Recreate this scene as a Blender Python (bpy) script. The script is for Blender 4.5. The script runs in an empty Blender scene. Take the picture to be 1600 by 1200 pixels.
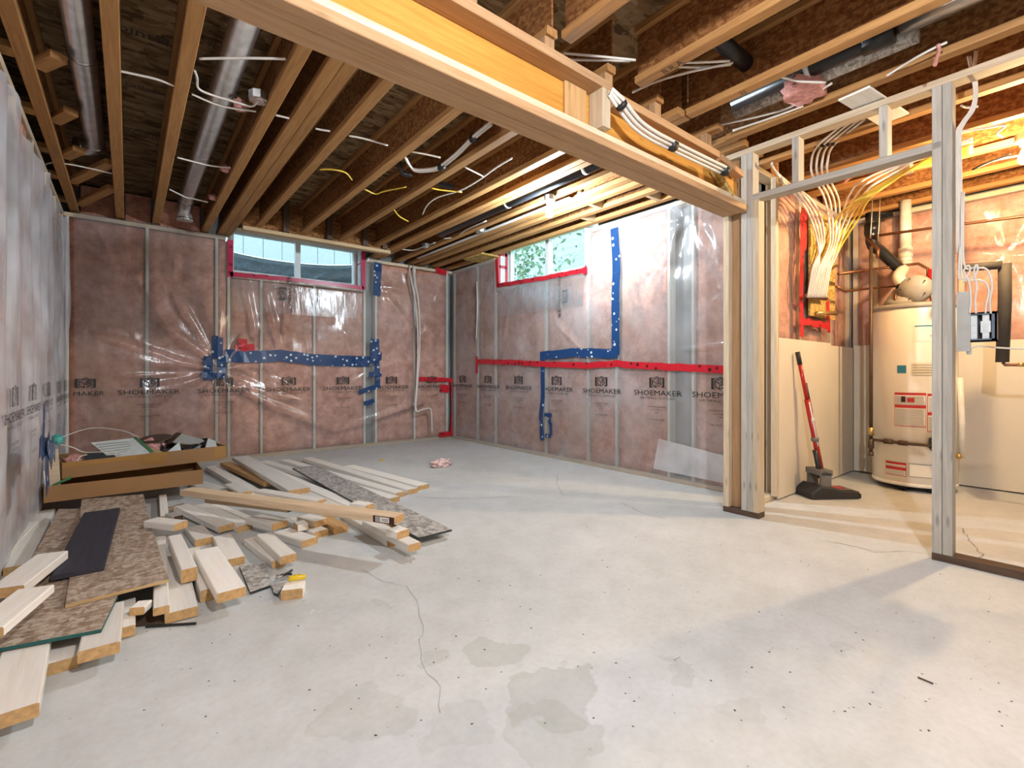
import bpy, bmesh, math, random
from mathutils import Vector, Matrix, noise
random.seed(7)
C = bpy.context.scene.collection
SC = bpy.context.scene

# ------------------------------------------------------------------ camera, world, exposure
H = .95; FP = 745.; HZ = 583.; TH = math.atan(600/745)          # eye height, focal length and horizon of the 1600x1200 frame
FW = (math.sin(TH), math.cos(TH)); RT = (math.cos(TH), -math.sin(TH))
cam = bpy.data.objects.new('camera', bpy.data.cameras.new('camera'))
C.objects.link(cam); SC.camera = cam
cam.location = (0, 0, H); cam.rotation_euler = (math.pi/2, 0, -TH)
cam.data.sensor_width = 36; cam.data.lens = FP/1600*36
cam.data.shift_y = (HZ-600)/1600
cam.data.clip_start = .02
W_ = bpy.data.worlds.new('sky'); SC.world = W_; W_.use_nodes = True
bg = W_.node_tree.nodes['Background']
bg.inputs[0].default_value = (.80, .92, 1.0, 1); bg.inputs[1].default_value = 3.0
vs = SC.view_settings
vs.view_transform = 'Standard'; vs.look = 'None'; vs.exposure = 0.84; vs.gamma = 1
vs.use_curve_mapping = False
SC.cycles.max_bounces = 5; SC.cycles.diffuse_bounces = 3; SC.cycles.glossy_bounces = 2; SC.cycles.transmission_bounces = 2; SC.cycles.use_adaptive_sampling = True; SC.cycles.adaptive_threshold = .06; SC.cycles.transparent_max_bounces = 8
SC.cycles.sample_clamp_indirect = 6.0; SC.cycles.caustics_reflective = False; SC.cycles.caustics_refractive = False
BULB_MAIN, BULB_UTIL, BULB_REAR = 1420., 1450., 2250.               # emission strengths of the three bare bulbs

def ray(u, v):
    a = (u-800)/FP
    return Vector((FW[0]+RT[0]*a, FW[1]+RT[1]*a, (HZ-v)/FP))
def PX(u, v, x=None, y=None, z=None):
    d = ray(u, v)
    t = x/d.x if x is not None else y/d.y if y is not None else (z-H)/d.z
    return Vector((d.x*t, d.y*t, H+d.z*t))

# ------------------------------------------------------------------ materials
M = {}
def newmat(name):
    m = bpy.data.materials.new(name); m.use_nodes = True; M[name] = m
    nt = m.node_tree; b = nt.nodes['Principled BSDF']
    return m, nt, b
def N(nt, t, **k):
    n = nt.nodes.new(t)
    for a, b in k.items():
        if a.startswith('i_'): n.inputs[a[2:].replace('_', ' ')].default_value = b
        else: setattr(n, a, b)
    return n
def ramp(nt, fac, stops):
    r = nt.nodes.new('ShaderNodeValToRGB'); e = r.color_ramp.elements
    while len(e) < len(stops): e.new(.5)
    for i, (p, c) in enumerate(stops):
        e[i].position = p; e[i].color = (*c, 1) if len(c) == 3 else c
    nt.links.new(fac, r.inputs[0]); return r.outputs[0]
def mapping(nt, scale, coord='Object', rot=(0,0,0)):
    tc = nt.nodes.new('ShaderNodeTexCoord'); mp = nt.nodes.new('ShaderNodeMapping')
    mp.inputs['Scale'].default_value = scale; mp.inputs['Rotation'].default_value = rot
    nt.links.new(tc.outputs[coord], mp.inputs['Vector']); return mp.outputs[0]
def mixc(nt, f, a, b, mode='MIX'):
    n = nt.nodes.new('ShaderNodeMix'); n.data_type = 'RGBA'; n.blend_type = mode
    for s, v in ((0, f), (6, a), (7, b)):
        if hasattr(v, 'links') or isinstance(v, bpy.types.NodeSocket): nt.links.new(v, n.inputs[s])
        else: n.inputs[s].default_value = v if s == 0 else (*v, 1)
    return n.outputs[2]
def bump(nt, b, h, strength=.3, dist=.01):
    n = nt.nodes.new('ShaderNodeBump'); n.inputs['Strength'].default_value = strength; n.inputs['Distance'].default_value = dist
    nt.links.new(h, n.inputs['Height']); nt.links.new(n.outputs[0], b.inputs['Normal'])
def noiset(nt, vec, scale, detail=4, rough=.55):
    n = nt.nodes.new('ShaderNodeTexNoise'); n.inputs['Scale'].default_value = scale; n.inputs['Detail'].default_value = detail
    n.inputs['Roughness'].default_value = rough; nt.links.new(vec, n.inputs['Vector']); return n.outputs[0]
def voro(nt, vec, scale, feature='F1'):
    n = nt.nodes.new('ShaderNodeTexVoronoi'); n.inputs['Scale'].default_value = scale; n.feature = feature
    nt.links.new(vec, n.inputs['Vector']); return n
def plain(name, col, rough=.6, metal=0., var=.12, scale=12, bmp=0., spec=None):
    m, nt, b = newmat(name)
    n = noiset(nt, mapping(nt, (1,1,1)), scale)
    c = ramp(nt, n, [(.25, tuple(x*(1-var) for x in col)), (.75, tuple(min(1, x*(1+var)) for x in col))])
    nt.links.new(c, b.inputs['Base Color']); b.inputs['Roughness'].default_value = rough; b.inputs['Metallic'].default_value = metal
    if spec is not None: b.inputs['Specular IOR Level'].default_value = spec
    if bmp: bump(nt, b, n, bmp, .01)
    return m
def wood(name, a, bcol, knots=.5, rough=.65):
    m, nt, b = newmat(name)
    vec = mapping(nt, (1.3, 22, 22)); oi = nt.nodes.new('ShaderNodeObjectInfo')
    ad = N(nt, 'ShaderNodeVectorMath', operation='MULTIPLY_ADD'); nt.links.new(vec, ad.inputs[0]); ad.inputs[1].default_value = (1,1,1)
    cb = nt.nodes.new('ShaderNodeCombineXYZ'); ml = N(nt, 'ShaderNodeMath', operation='MULTIPLY'); ml.inputs[1].default_value = 37.
    nt.links.new(oi.outputs['Random'], ml.inputs[0])
    for i in range(3): nt.links.new(ml.outputs[0], cb.inputs[i])
    nt.links.new(cb.outputs[0], ad.inputs[2])
    n = noiset(nt, ad.outputs[0], 3.2, 5, .6)
    c = ramp(nt, n, [(.3, bcol), (.62, a)])
    k = voro(nt, mapping(nt, (2.2, 9, 9)), 1.3)
    kc = ramp(nt, k.outputs['Distance'], [(.04, (1,1,1)), (.12, (0,0,0))])
    kf = N(nt, 'ShaderNodeMath', operation='MULTIPLY'); nt.links.new(kc, kf.inputs[0]); kf.inputs[1].default_value = knots
    c = mixc(nt, kf.outputs[0], c, tuple(x*.28 for x in bcol))
    hs = nt.nodes.new('ShaderNodeHueSaturation'); mr = nt.nodes.new('ShaderNodeMapRange')
    mr.inputs['To Min'].default_value = .84; mr.inputs['To Max'].default_value = 1.12
    nt.links.new(oi.outputs['Random'], mr.inputs['Value']); nt.links.new(mr.outputs[0], hs.inputs['Value']); nt.links.new(c, hs.inputs['Color'])
    nt.links.new(hs.outputs[0], b.inputs['Base Color']); b.inputs['Roughness'].default_value = rough
    b.inputs['Specular IOR Level'].default_value = .25
    bump(nt, b, n, .15, .004); return m
def osb(name, cols, scale=16, rough=.75, streak=False):
    m, nt, b = newmat(name)
    v = mapping(nt, (1, .32, 1) if not streak else (.25, 1, 1)); wn = noiset(nt, mapping(nt, (1,1,1)), 9, 3)
    mx = N(nt, 'ShaderNodeMix', data_type='VECTOR'); mx.inputs[0].default_value = .1
    nt.links.new(v, mx.inputs[4])
    cb = nt.nodes.new('ShaderNodeCombineXYZ')
    for i in range(3): nt.links.new(wn, cb.inputs[i])
    nt.links.new(cb.outputs[0], mx.inputs[5])
    a = voro(nt, mx.outputs[1], scale); v2 = mapping(nt, (.4, 1, 1), rot=(0, 0, .5)); b2 = voro(nt, v2, scale*1.3)
    s1 = nt.nodes.new('ShaderNodeSeparateColor'); nt.links.new(a.outputs['Color'], s1.inputs[0])
    s2 = nt.nodes.new('ShaderNodeSeparateColor'); nt.links.new(b2.outputs['Color'], s2.inputs[0])
    av = N(nt, 'ShaderNodeMath', operation='ADD'); nt.links.new(s1.outputs[0], av.inputs[0]); nt.links.new(s2.outputs[1], av.inputs[1])
    hf = N(nt, 'ShaderNodeMath', operation='MULTIPLY'); nt.links.new(av.outputs[0], hf.inputs[0]); hf.inputs[1].default_value = .5
    fine = noiset(nt, mapping(nt, (1, 5, 1)), 40, 3)
    c = ramp(nt, hf.outputs[0], [(.2, cols[0]), (.5, cols[1]), (.8, cols[2])])
    c = mixc(nt, .35, c, ramp(nt, fine, [(.3, (.25,.25,.25)), (.7, (1,1,1))]), 'MULTIPLY')
    nt.links.new(c, b.inputs['Base Color']); b.inputs['Roughness'].default_value = rough
    b.inputs['Specular IOR Level'].default_value = .2
    bump(nt, b, hf.outputs[0], .25, .004); return m

wood('lumber', (.95,.92,.86), (.88,.82,.73), .3)
wood('lumber_warm', (.60,.37,.17), (.46,.26,.10), .5)  # warm brown; on the scrap boards it includes their side shade
wood('lumber_shaded', (.74,.58,.40), (.60,.43,.26), .5)  # pale lumber with the brown shade of its sides put into the colour
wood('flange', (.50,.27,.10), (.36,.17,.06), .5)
wood('flange_pale', (.70,.52,.31), (.56,.38,.20), .4)
wood('stud', (.72,.60,.44), (.58,.45,.30), .45)
wood('stud_pale', (.84,.82,.74), (.74,.70,.60), .3)
wood('stud_grey', (.56,.53,.47), (.42,.39,.34), .5)
wood('dark_plate', (.12,.075,.05), (.07,.042,.028), .2)
wood('lvl', (.72,.36,.075), (.60,.27,.045), .8)
wood('beam_wood', (.54,.34,.19), (.43,.25,.12), .5)
wood('black_board', (.055,.055,.075), (.04,.04,.055), .0)
plain('end_grain_lit', (.60,.37,.16), .8, var=.25, scale=60)  # end grain, its orange deepened by the warm light on cut ends
osb('osb', [(.32,.22,.155), (.47,.36,.27), (.66,.56,.46)], 60)
osb('osb_grey', [(.30,.27,.24), (.50,.47,.43), (.70,.68,.64)], 70)
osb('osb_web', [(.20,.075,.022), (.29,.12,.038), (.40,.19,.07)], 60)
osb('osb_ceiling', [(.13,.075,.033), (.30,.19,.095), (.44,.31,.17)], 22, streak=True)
osb('osb_yellow', [(.45,.27,.06), (.62,.42,.13), (.75,.56,.25)], 50)
plain('teal_edge', (.02,.12,.11), .6); plain('dark_edge', (.03,.04,.045), .6)
plain('print_black', (.018,.02,.02), .5); plain('print_dim', (.10,.07,.05), .7)
plain('pink_fluff', (.74,.36,.32), .95, var=.35, scale=35, bmp=.8)
plain('pink_pale', (.80,.55,.52), .95, var=.35, scale=35, bmp=.8)
plain('galvanized', (.62,.62,.62), .32, .9, .18, 14); plain('tin', (.70,.70,.70), .25, .9)
plain('black_pipe', (.012,.013,.016), .35); plain('black_rubber', (.012,.012,.012), .5)
plain('foam_sleeve', (.055,.047,.038), .75, var=.2); plain('white_pvc', (.80,.76,.66), .35)
plain('white_vinyl', (.80,.82,.82), .3, var=.04); plain('cable_white', (.76,.72,.66), .45, var=.05)
plain('cable_yellow', (.78,.53,.06), .45, var=.1); plain('cable_pink', (.75,.28,.18), .5)
plain('copper', (.22,.10,.055), .42, .8, .3, 8); plain('steel_pipe', (.10,.065,.045), .45, .4, .3)
plain('brass', (.55,.38,.15), .35, .85); plain('heater_white', (.82,.76,.66), .28, var=.02)
plain('heater_grey', (.33,.31,.28), .5); plain('label_white', (.85,.82,.76), .6, var=.03); plain('label_cream', (.72,.65,.48), .6)
plain('label_red', (.55,.03,.03), .5); plain('label_blue', (.03,.22,.34), .5); plain('label_text', (.30,.27,.25), .7)
plain('red_gloss', (.45,.015,.015), .25); plain('dark_plastic', (.022,.022,.025), .4); plain('grey_plastic', (.16,.15,.14), .45)
plain('grey_box', (.47,.47,.45), .6); plain('blue_box', (.10,.14,.19), .4); plain('device_white', (.72,.78,.80), .35)
plain('drywall', (.72,.66,.55), .85, var=.04, scale=3); plain('drywall_rear', (.62,.60,.57), .9)
plain('cardboard', (.34,.185,.075), .75, var=.08, scale=4); plain('pack_tape', (.40,.21,.06), .2, var=.1)
plain('paper_white', (.66,.70,.68), .6); plain('paper_grey', (.40,.40,.37), .7); plain('film_black', (.015,.015,.015), .28)
plain('green_scrap', (.05,.20,.09), .5); plain('dark_brown', (.10,.06,.035), .8); plain('teal_scrap', (.10,.45,.42), .5)
plain('yellow_plastic', (.80,.55,.02), .35); plain('blue_ink', (.02,.05,.16), .6); plain('leaf_tan', (.60,.42,.20), .8)
plain('concrete_wall', (.30,.31,.30), .9, var=.15, scale=6); plain('crack', (.30,.29,.27), .95)
plain('siding', (.34,.37,.39), .7, var=.03); plain('well_metal', (.035,.05,.06), .6, .0, .6, 25)
plain('leaf_green', (.19,.30,.19), .8, var=.4, scale=5); plain('bark', (.10,.08,.06), .9); plain('lawn', (.20,.28,.12), .9)
plain('fence_blue', (.20,.27,.31), .7); plain('ink_tape', (.05,.01,.01), .6); plain('chips', (.09,.08,.07), .9)
plain('porcelain', (.75,.75,.72), .3)

def insul(name, a, b_):
    m, nt, b = newmat(name)
    v = mapping(nt, (1,1,1)); n = noiset(nt, v, 6.5, 9, .74); n2 = noiset(nt, v, 1.9, 3)
    c = ramp(nt, n, [(.36, b_), (.62, a)])
    c = mixc(nt, ramp(nt, n2, [(.42, (0,0,0)), (.7, (.5,.5,.5))]), c, (.66,.36,.20))
    nt.links.new(c, b.inputs['Base Color']); b.inputs['Roughness'].default_value = 1
    b.inputs['Specular IOR Level'].default_value = 0; bump(nt, b, n, .55, .03)
insul('insulation', (.92,.50,.385), (.50,.20,.13))

def poly(name, milk, gloss, rough=.16, col=(.86,.86,.88)):
    m, nt, b = newmat(name); nt.nodes.remove(b)
    out = nt.nodes['Material Output']
    v = mapping(nt, (1,1,1)); n = noiset(nt, v, 2.2, 3); n2 = noiset(nt, mapping(nt, (3,3,.7)), 3.5, 4, .5)
    bp = nt.nodes.new('ShaderNodeBump'); bp.inputs['Strength'].default_value = .35; bp.inputs['Distance'].default_value = .02
    nt.links.new(n2, bp.inputs['Height'])
    tr = nt.nodes.new('ShaderNodeBsdfTransparent'); tr.inputs[0].default_value = (.97,.97,.97,1)
    df = nt.nodes.new('ShaderNodeBsdfDiffuse'); df.inputs[0].default_value = (*col, 1); nt.links.new(bp.outputs[0], df.inputs['Normal'])
    gl = nt.nodes.new('ShaderNodeBsdfGlossy'); gl.inputs['Roughness'].default_value = rough; nt.links.new(bp.outputs[0], gl.inputs['Normal'])
    mr = nt.nodes.new('ShaderNodeMapRange'); mr.inputs['From Min'].default_value = .3; mr.inputs['From Max'].default_value = .72
    mr.inputs['To Min'].default_value = milk*.55; mr.inputs['To Max'].default_value = milk*1.5
    nt.links.new(n, mr.inputs['Value'])
    m1 = nt.nodes.new('ShaderNodeMixShader'); nt.links.new(mr.outputs[0], m1.inputs[0]); nt.links.new(tr.outputs[0], m1.inputs[1]); nt.links.new(df.outputs[0], m1.inputs[2])
    lw = nt.nodes.new('ShaderNodeLayerWeight'); lw.inputs['Blend'].default_value = .35; nt.links.new(bp.outputs[0], lw.inputs['Normal'])
    mg = N(nt, 'ShaderNodeMath', operation='MULTIPLY_ADD'); nt.links.new(lw.outputs['Fresnel'], mg.inputs[0]); mg.inputs[1].default_value = gloss; mg.inputs[2].default_value = .02
    m2 = nt.nodes.new('ShaderNodeMixShader'); nt.links.new(mg.outputs[0], m2.inputs[0]); nt.links.new(m1.outputs[0], m2.inputs[1]); nt.links.new(gl.outputs[0], m2.inputs[2])
    nt.links.new(m2.outputs[0], out.inputs[0])
poly('poly_clear', .11, .75, .2)
poly('poly_milky', .22, .55, .2)
poly('poly_left', .50, .4, .16, (.84,.85,.90))
poly('poly_fold', .5, .3, .25)
poly('poly_warm', .10, .36, .2)

def tape(name, col, dot, scale):
    m, nt, b = newmat(name)
    v = voro(nt, mapping(nt, (1,1,1)), scale)
    f = ramp(nt, v.outputs['Distance'], [(.20, (1,1,1)), (.27, (0,0,0))])
    c = mixc(nt, f, col, dot); nt.links.new(c, b.inputs['Base Color']); b.inputs['Roughness'].default_value = .28
tape('blue_tape', (.012,.055,.17), (.62,.70,.76), 17)
tape('red_tape', (.58,.016,.03), (.10,.008,.01), 15)
tape('pinkred_tape', (.56,.03,.10), (.25,.01,.04), 12)

def floor_mat():
    m, nt, b = newmat('concrete_floor')
    v = mapping(nt, (1,1,1)); n1 = noiset(nt, v, .9, 5, .6); n2 = noiset(nt, v, 7, 6, .65); n3 = noiset(nt, v, 45, 2)
    c = ramp(nt, n1, [(.3, (.57,.59,.58)), (.55, (.67,.69,.69)), (.75, (.74,.76,.77))])
    c = mixc(nt, .4, c, ramp(nt, n2, [(.3, (.72,.72,.70)), (.6, (1,1,1))]), 'MULTIPLY')
    c = mixc(nt, .12, c, ramp(nt, n3, [(.3, (.5,.5,.5)), (.6, (1,1,1))]), 'MULTIPLY')
    # grey-green stains with outlines of their own
    wn = N(nt, 'ShaderNodeTexNoise'); wn.inputs['Scale'].default_value = 7; wn.inputs['Detail'].default_value = 6; nt.links.new(v, wn.inputs['Vector'])
    ad = N(nt, 'ShaderNodeVectorMath', operation='MULTIPLY_ADD'); nt.links.new(wn.outputs['Color'], ad.inputs[0]); ad.inputs[1].default_value = (.28,.28,0); nt.links.new(v, ad.inputs[2])
    for (px, r, s) in (((872,1085), .14, .26), ((768,1018), .085, .26), ((870,1150), .12, .2), ((690,1030), .04, .2), ((560,1110), .12, .14), ((1060,1045), .05, .16), ((1310,1012), .04, .15), ((1150,1115), .07, .12), ((592,945), .035, .16), ((720,1140), .09, .12)):
        p = PX(*px, z=0); ds = N(nt, 'ShaderNodeVectorMath', operation='DISTANCE'); nt.links.new(ad.outputs[0], ds.inputs[0])
        ds.inputs[1].default_value = (p.x+.14, p.y+.14, 0)
        f = ramp(nt, ds.outputs['Value'], [(max(.001, r*.80), (s,s,s)), (r, (s*1.2,)*3), (r*1.06, (0,0,0))])
        c = mixc(nt, f, c, (.30,.32,.25))
    k = voro(nt, mapping(nt, (1,1.8,1), rot=(0,0,.5)), 9); sp = ramp(nt, k.outputs['Distance'], [(.035, (.6,.6,.6)), (.06, (0,0,0))])
    c = mixc(nt, sp, c, (.33,.31,.27))
    nt.links.new(c, b.inputs['Base Color']); b.inputs['Roughness'].default_value = .55; b.inputs['Specular IOR Level'].default_value = .35
    bump(nt, b, n2, .12, .01)
floor_mat()

def emit(name, col, s):
    m, nt, b = newmat(name); b.inputs['Base Color'].default_value = (*col, 1)
    b.inputs['Emission Color'].default_value = (*col, 1); b.inputs['Emission Strength'].default_value = s
emit('bulb_cool', (.76,.90,1.0), BULB_MAIN); emit('bulb_warm', (1.0,.68,.34), BULB_UTIL); emit('bulb_rear', (.95,.97,1.0), BULB_REAR)
def glassmat():
    m, nt, b = newmat('window_glass'); nt.nodes.remove(b); out = nt.nodes['Material Output']
    tr = nt.nodes.new('ShaderNodeBsdfTransparent'); tr.inputs[0].default_value = (.86,.95,.98,1)
    gl = nt.nodes.new('ShaderNodeBsdfGlossy'); gl.inputs['Roughness'].default_value = .04
    df = nt.nodes.new('ShaderNodeBsdfDiffuse'); df.inputs[0].default_value = (.7,.78,.8,1)
    k = noiset(nt, mapping(nt, (1,1,1)), 60, 3); f = ramp(nt, k, [(.55, (.0,.0,.0)), (.75, (.16,.16,.16))])
    m0 = nt.nodes.new('ShaderNodeMixShader'); nt.links.new(f, m0.inputs[0]); nt.links.new(tr.outputs[0], m0.inputs[1]); nt.links.new(df.outputs[0], m0.inputs[2])
    mx = nt.nodes.new('ShaderNodeMixShader'); mx.inputs[0].default_value = .06
    nt.links.new(m0.outputs[0], mx.inputs[1]); nt.links.new(gl.outputs[0], mx.inputs[2]); nt.links.new(mx.outputs[0], out.inputs[0])
glassmat()

# ------------------------------------------------------------------ building helpers
WM = {}
def put(o, parent=None, mat=Matrix.Identity(4)):
    C.objects.link(o); o.matrix_basis = mat; WM[o.name] = mat
    if parent is not None:
        o.parent = parent; o.matrix_parent_inverse = WM[parent.name].inverted()
    return o
def tag(o, label=None, cat=None, group=None, kind=None):
    for k, v in (('label', label), ('category', cat), ('group', group), ('kind', kind)):
        if v: o[k] = v
    return o
def empty(name, loc, label=None, cat=None, group=None, kind=None):
    o = bpy.data.objects.new(name, None); o.empty_display_size = .05
    return tag(put(o, None, Matrix.Translation(loc)), label, cat, group, kind)
def mesh(name, verts, faces, mats, smooth=False, fm=None):
    me = bpy.data.meshes.new(name); me.from_pydata([tuple(v) for v in verts], [], faces)
    for m in (mats if isinstance(mats, (list, tuple)) else [mats]): me.materials.append(M[m])
    if fm: me.polygons.foreach_set('material_index', fm)
    if smooth: me.polygons.foreach_set('use_smooth', [True]*len(me.polygons))
    me.update(); return me
def obj(name, me, parent=None, mat=Matrix.Identity(4)):
    return put(bpy.data.objects.new(name, me), parent, mat)
CACHE = {}
def barmesh(L, w, t, mats, ch=.003):
    k = (round(L, 4), round(w, 4), round(t, 4), tuple(mats) if isinstance(mats, (list, tuple)) else mats, ch)
    if k in CACHE: return CACHE[k]
    a, b = w/2, t/2; c = min(ch, a*.4, b*.4)
    prof = [(-a+c,-b), (a-c,-b), (a,-b+c), (a,b-c), (a-c,b), (-a+c,b), (-a,b-c), (-a,-b+c)]
    v = [(0, y, z) for y, z in prof] + [(L, y, z) for y, z in prof]
    f = [(i, (i+1) % 8, 8+(i+1) % 8, 8+i) for i in range(8)] + [tuple(range(7, -1, -1)), tuple(range(8, 16))]
    ml = mats if isinstance(mats, (list, tuple)) else [mats]
    CACHE[k] = mesh('bar', v, f, ml, fm=[0]*8+[len(ml)-1]*2 if len(ml) > 1 else None)
    return CACHE[k]
def frame(p0, p1, up=(0,0,1)):
    X = (Vector(p1)-Vector(p0)).normalized(); U = Vector(up)
    if abs(X.dot(U)) > .99: U = Vector((0,1,0))
    Y = U.cross(X).normalized(); Z = X.cross(Y)
    m = Matrix((X, Y, Z)).transposed().to_4x4(); m.translation = p0; return m
def bar(name, p0, p1, w, t, mats, parent=None, up=(0,0,1), ch=.003):
    """a squared timber from p0 to p1 (centre line), w across, t along up"""
    p0 = Vector(p0); p1 = Vector(p1)
    return obj(name, barmesh((p1-p0).length, w, t, mats, ch), parent, frame(p0, p1, up))
def boxm(lo, hi, mats='drywall'):
    (x0,y0,z0), (x1,y1,z1) = lo, hi
    v = [(x0,y0,z0),(x1,y0,z0),(x1,y1,z0),(x0,y1,z0),(x0,y0,z1),(x1,y0,z1),(x1,y1,z1),(x0,y1,z1)]
    f = [(3,2,1,0),(4,5,6,7),(0,1,5,4),(1,2,6,5),(2,3,7,6),(3,0,4,7)]
    return v, f
def boxes(name, lst, mats, parent=None, base=None):
    """one part made of several joined boxes"""
    V, Fc = [], []
    for lo, hi in lst:
        v, f = boxm(lo, hi); n = len(V); V += v; Fc += [tuple(i+n for i in q) for q in f]
    b = Vector(base) if base is not None else Vector((0,0,0))
    return obj(name, mesh(name, [Vector(p)-b for p in V], Fc, mats), parent, Matrix.Translation(b))
def box(name, lo, hi, mats, parent=None):
    c = (Vector(lo)+Vector(hi))/2; c.z = min(lo[2], hi[2]); return boxes(name, [(lo, hi)], mats, parent, c)
def smooth_path(pts, n=6):
    pts = [Vector(p) for p in pts]
    if len(pts) < 3 or n <= 1: return pts
    q = [pts[0]*2-pts[1]] + pts + [pts[-1]*2-pts[-2]]; out = []
    for i in range(1, len(q)-2):
        a, b, c, d = q[i-1], q[i], q[i+1], q[i+2]
        for k in range(n):
            t = k/n
            out.append(.5*((2*b)+(c-a)*t+(2*a-5*b+4*c-d)*t*t+(3*b-a-3*c+d)*t**3))
    out.append(pts[-1]); return out
def tubemesh(paths, r, mats, seg=8, base=Vector((0,0,0)), cap=True):
    V, Fc = [], []
    for pts, rr in paths:
        pts = [Vector(p) for p in pts]; n0 = len(V); prev = None
        for i, p in enumerate(pts):
            t = (pts[min(i+1, len(pts)-1)]-pts[max(i-1, 0)]).normalized()
            if prev is None:
                a = Vector((0,0,1)) if abs(t.z) < .9 else Vector((1,0,0)); u = t.cross(a).normalized()
            else: u = (prev-t*prev.dot(t)).normalized()
            prev = u; w = t.cross(u); rad = rr[i] if isinstance(rr, (list, tuple)) else rr
            for k in range(seg):
                an = 2*math.pi*k/seg; V.append(p+(u*math.cos(an)+w*math.sin(an))*rad-base)
        for i in range(len(pts)-1):
            for k in range(seg):
                a, b = n0+i*seg+k, n0+i*seg+(k+1) % seg
                Fc.append((a, b, b+seg, a+seg))
        if cap:
            Fc.append(tuple(n0+seg-1-k for k in range(seg))); Fc.append(tuple(n0+(len(pts)-1)*seg+k for k in range(seg)))
    return mesh('tube', V, Fc, mats, smooth=True)
def tube(name, pts, r, mats, parent=None, seg=8, n=6):
    p = smooth_path(pts, n); b = Vector(p[0])
    return obj(name, tubemesh([(p, r)], r, mats, seg, b), parent, Matrix.Translation(b))
def lathe(name, prof, mats, parent=None, loc=(0,0,0), seg=32, rot=None, smooth=True):
    V, Fc = [], []
    for r, z in prof:
        for k in range(seg): an = 2*math.pi*k/seg; V.append((r*math.cos(an), r*math.sin(an), z))
    for i in range(len(prof)-1):
        for k in range(seg):
            a, b = i*seg+k, i*seg+(k+1) % seg; Fc.append((a, b, b+seg, a+seg))
    Fc.append(tuple(range(seg-1, -1, -1))); Fc.append(tuple((len(prof)-1)*seg+k for k in range(seg)))
    m = Matrix.Translation(loc)
    if rot is not None: m = m @ rot
    return obj(name, mesh(name, V, Fc, mats, smooth=smooth), parent, m)
def between(p0, p1):
    return frame(p0, p1) @ Matrix.Rotation(math.pi/2, 4, 'Y')
TXT = {}
def textmesh(s, size, sx=1., mat='print_black', ext=0., space=1.):
    k = (s, size, sx, mat, ext, space)
    if k in TXT: return TXT[k]
    cu = bpy.data.curves.new('txt', 'FONT'); cu.body = s; cu.size = size; cu.align_x = 'CENTER'; cu.resolution_u = 2; cu.extrude = ext; cu.space_character = space
    o = bpy.data.objects.new('txt', cu); C.objects.link(o)
    bpy.context.view_layer.update()
    me = bpy.data.meshes.new_from_object(o.evaluated_get(bpy.context.evaluated_depsgraph_get()))
    bpy.data.objects.remove(o); bpy.data.curves.remove(cu)
    for v in me.vertices: v.co.x *= sx
    me.materials.clear(); me.materials.append(M[mat]); TXT[k] = me; return me
def basis(X, Y, loc):
    X = Vector(X).normalized(); Y = Vector(Y).normalized(); Z = X.cross(Y)
    m = Matrix((X, Y, Z)).transposed().to_4x4(); m.translation = loc; return m
def blob(name, loc, size, mats, parent=None, sub=3, amp=.35, freq=3., seed=0, rz=0):
    bm = bmesh.new(); bmesh.ops.create_icosphere(bm, subdivisions=sub, radius=1)
    for v in bm.verts:
        d = noise.noise(v.co*freq+Vector((seed*3.1, seed, 0)))+.5*noise.noise(v.co*freq*2.3+Vector((seed, 0, 5)))
        v.co *= 1+amp*d; v.co.x *= size[0]; v.co.y *= size[1]; v.co.z *= size[2]
        if v.co.z < -size[2]*.6: v.co.z = -size[2]*.6
    zmin = min(v.co.z for v in bm.verts)
    for v in bm.verts: v.co.z -= zmin
    me = bpy.data.meshes.new(name); bm.to_mesh(me); bm.free(); me.materials.append(M[mats])
    me.polygons.foreach_set('use_smooth', [True]*len(me.polygons))
    return obj(name, me, parent, Matrix.Translation(loc) @ Matrix.Rotation(rz, 4, 'Z'))

# ------------------------------------------------------------------ room shell
XL, XR, YB, XU, YU, YF = -.46, 3.70, 6.00, 5.50, 1.55, -3.2      # stud faces: left, right, back, utility end, utility side, behind the camera
ZJ, ZS = 2.46, 2.76                                              # joist undersides, subfloor underside
fl = obj('floor', mesh('floor', [(-.8,YF-.2,0),(5.9,YF-.2,0),(5.9,1.9,0),(4.0,1.9,0),(4.0,6.4,0),(-.8,6.4,0),(-.8,YF-.2,-.1),(5.9,YF-.2,-.1),(5.9,1.9,-.1),(4.0,1.9,-.1),(4.0,6.4,-.1),(-.8,6.4,-.1)],
    [(0,1,2,3,4,5),(11,10,9,8,7,6)]+[(i,6+i,6+(i+1)%6,(i+1)%6) for i in range(6)], 'concrete_floor')); tag(fl, kind='structure')
def crack(pxs, w):
    pts = [PX(u, v, z=0) for u, v in pxs]; P = []
    for a, b in zip(pts, pts[1:]):
        n = max(2, int((b-a).length/.035))
        for k in range(n): P.append(a.lerp(b, k/n)+Vector((random.uniform(-.007,.007), random.uniform(-.007,.007), 0)))
    P.append(pts[-1]); V, Fc = [], []
    for i, p in enumerate(P):
        t = (P[min(i+1, len(P)-1)]-P[max(0, i-1)]).normalized(); s = Vector((-t.y, t.x, 0))*w*random.uniform(.4, 1.1)*.5
        V += [p+s+Vector((0,0,.0012)), p-s+Vector((0,0,.0012))]
        if i: Fc.append((2*i-2, 2*i-1, 2*i+1, 2*i))
    obj('crack', mesh('crack', V, Fc, 'crack'), fl)
crack([(565,890),(600,908),(636,917),(642,930),(655,945),(657,970),(663,985),(655,1000),(659,1030),(665,1053),(690,1075),(688,1115)], .0022)
crack([(1290,845),(1340,855),(1365,863),(1410,861),(1455,866)], .005)
crack([(1502,825),(1515,845),(1525,857),(1535,866),(1528,872)], .007)
crack([(650,777),(700,779),(760,778),(800,776)], .006)
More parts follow.
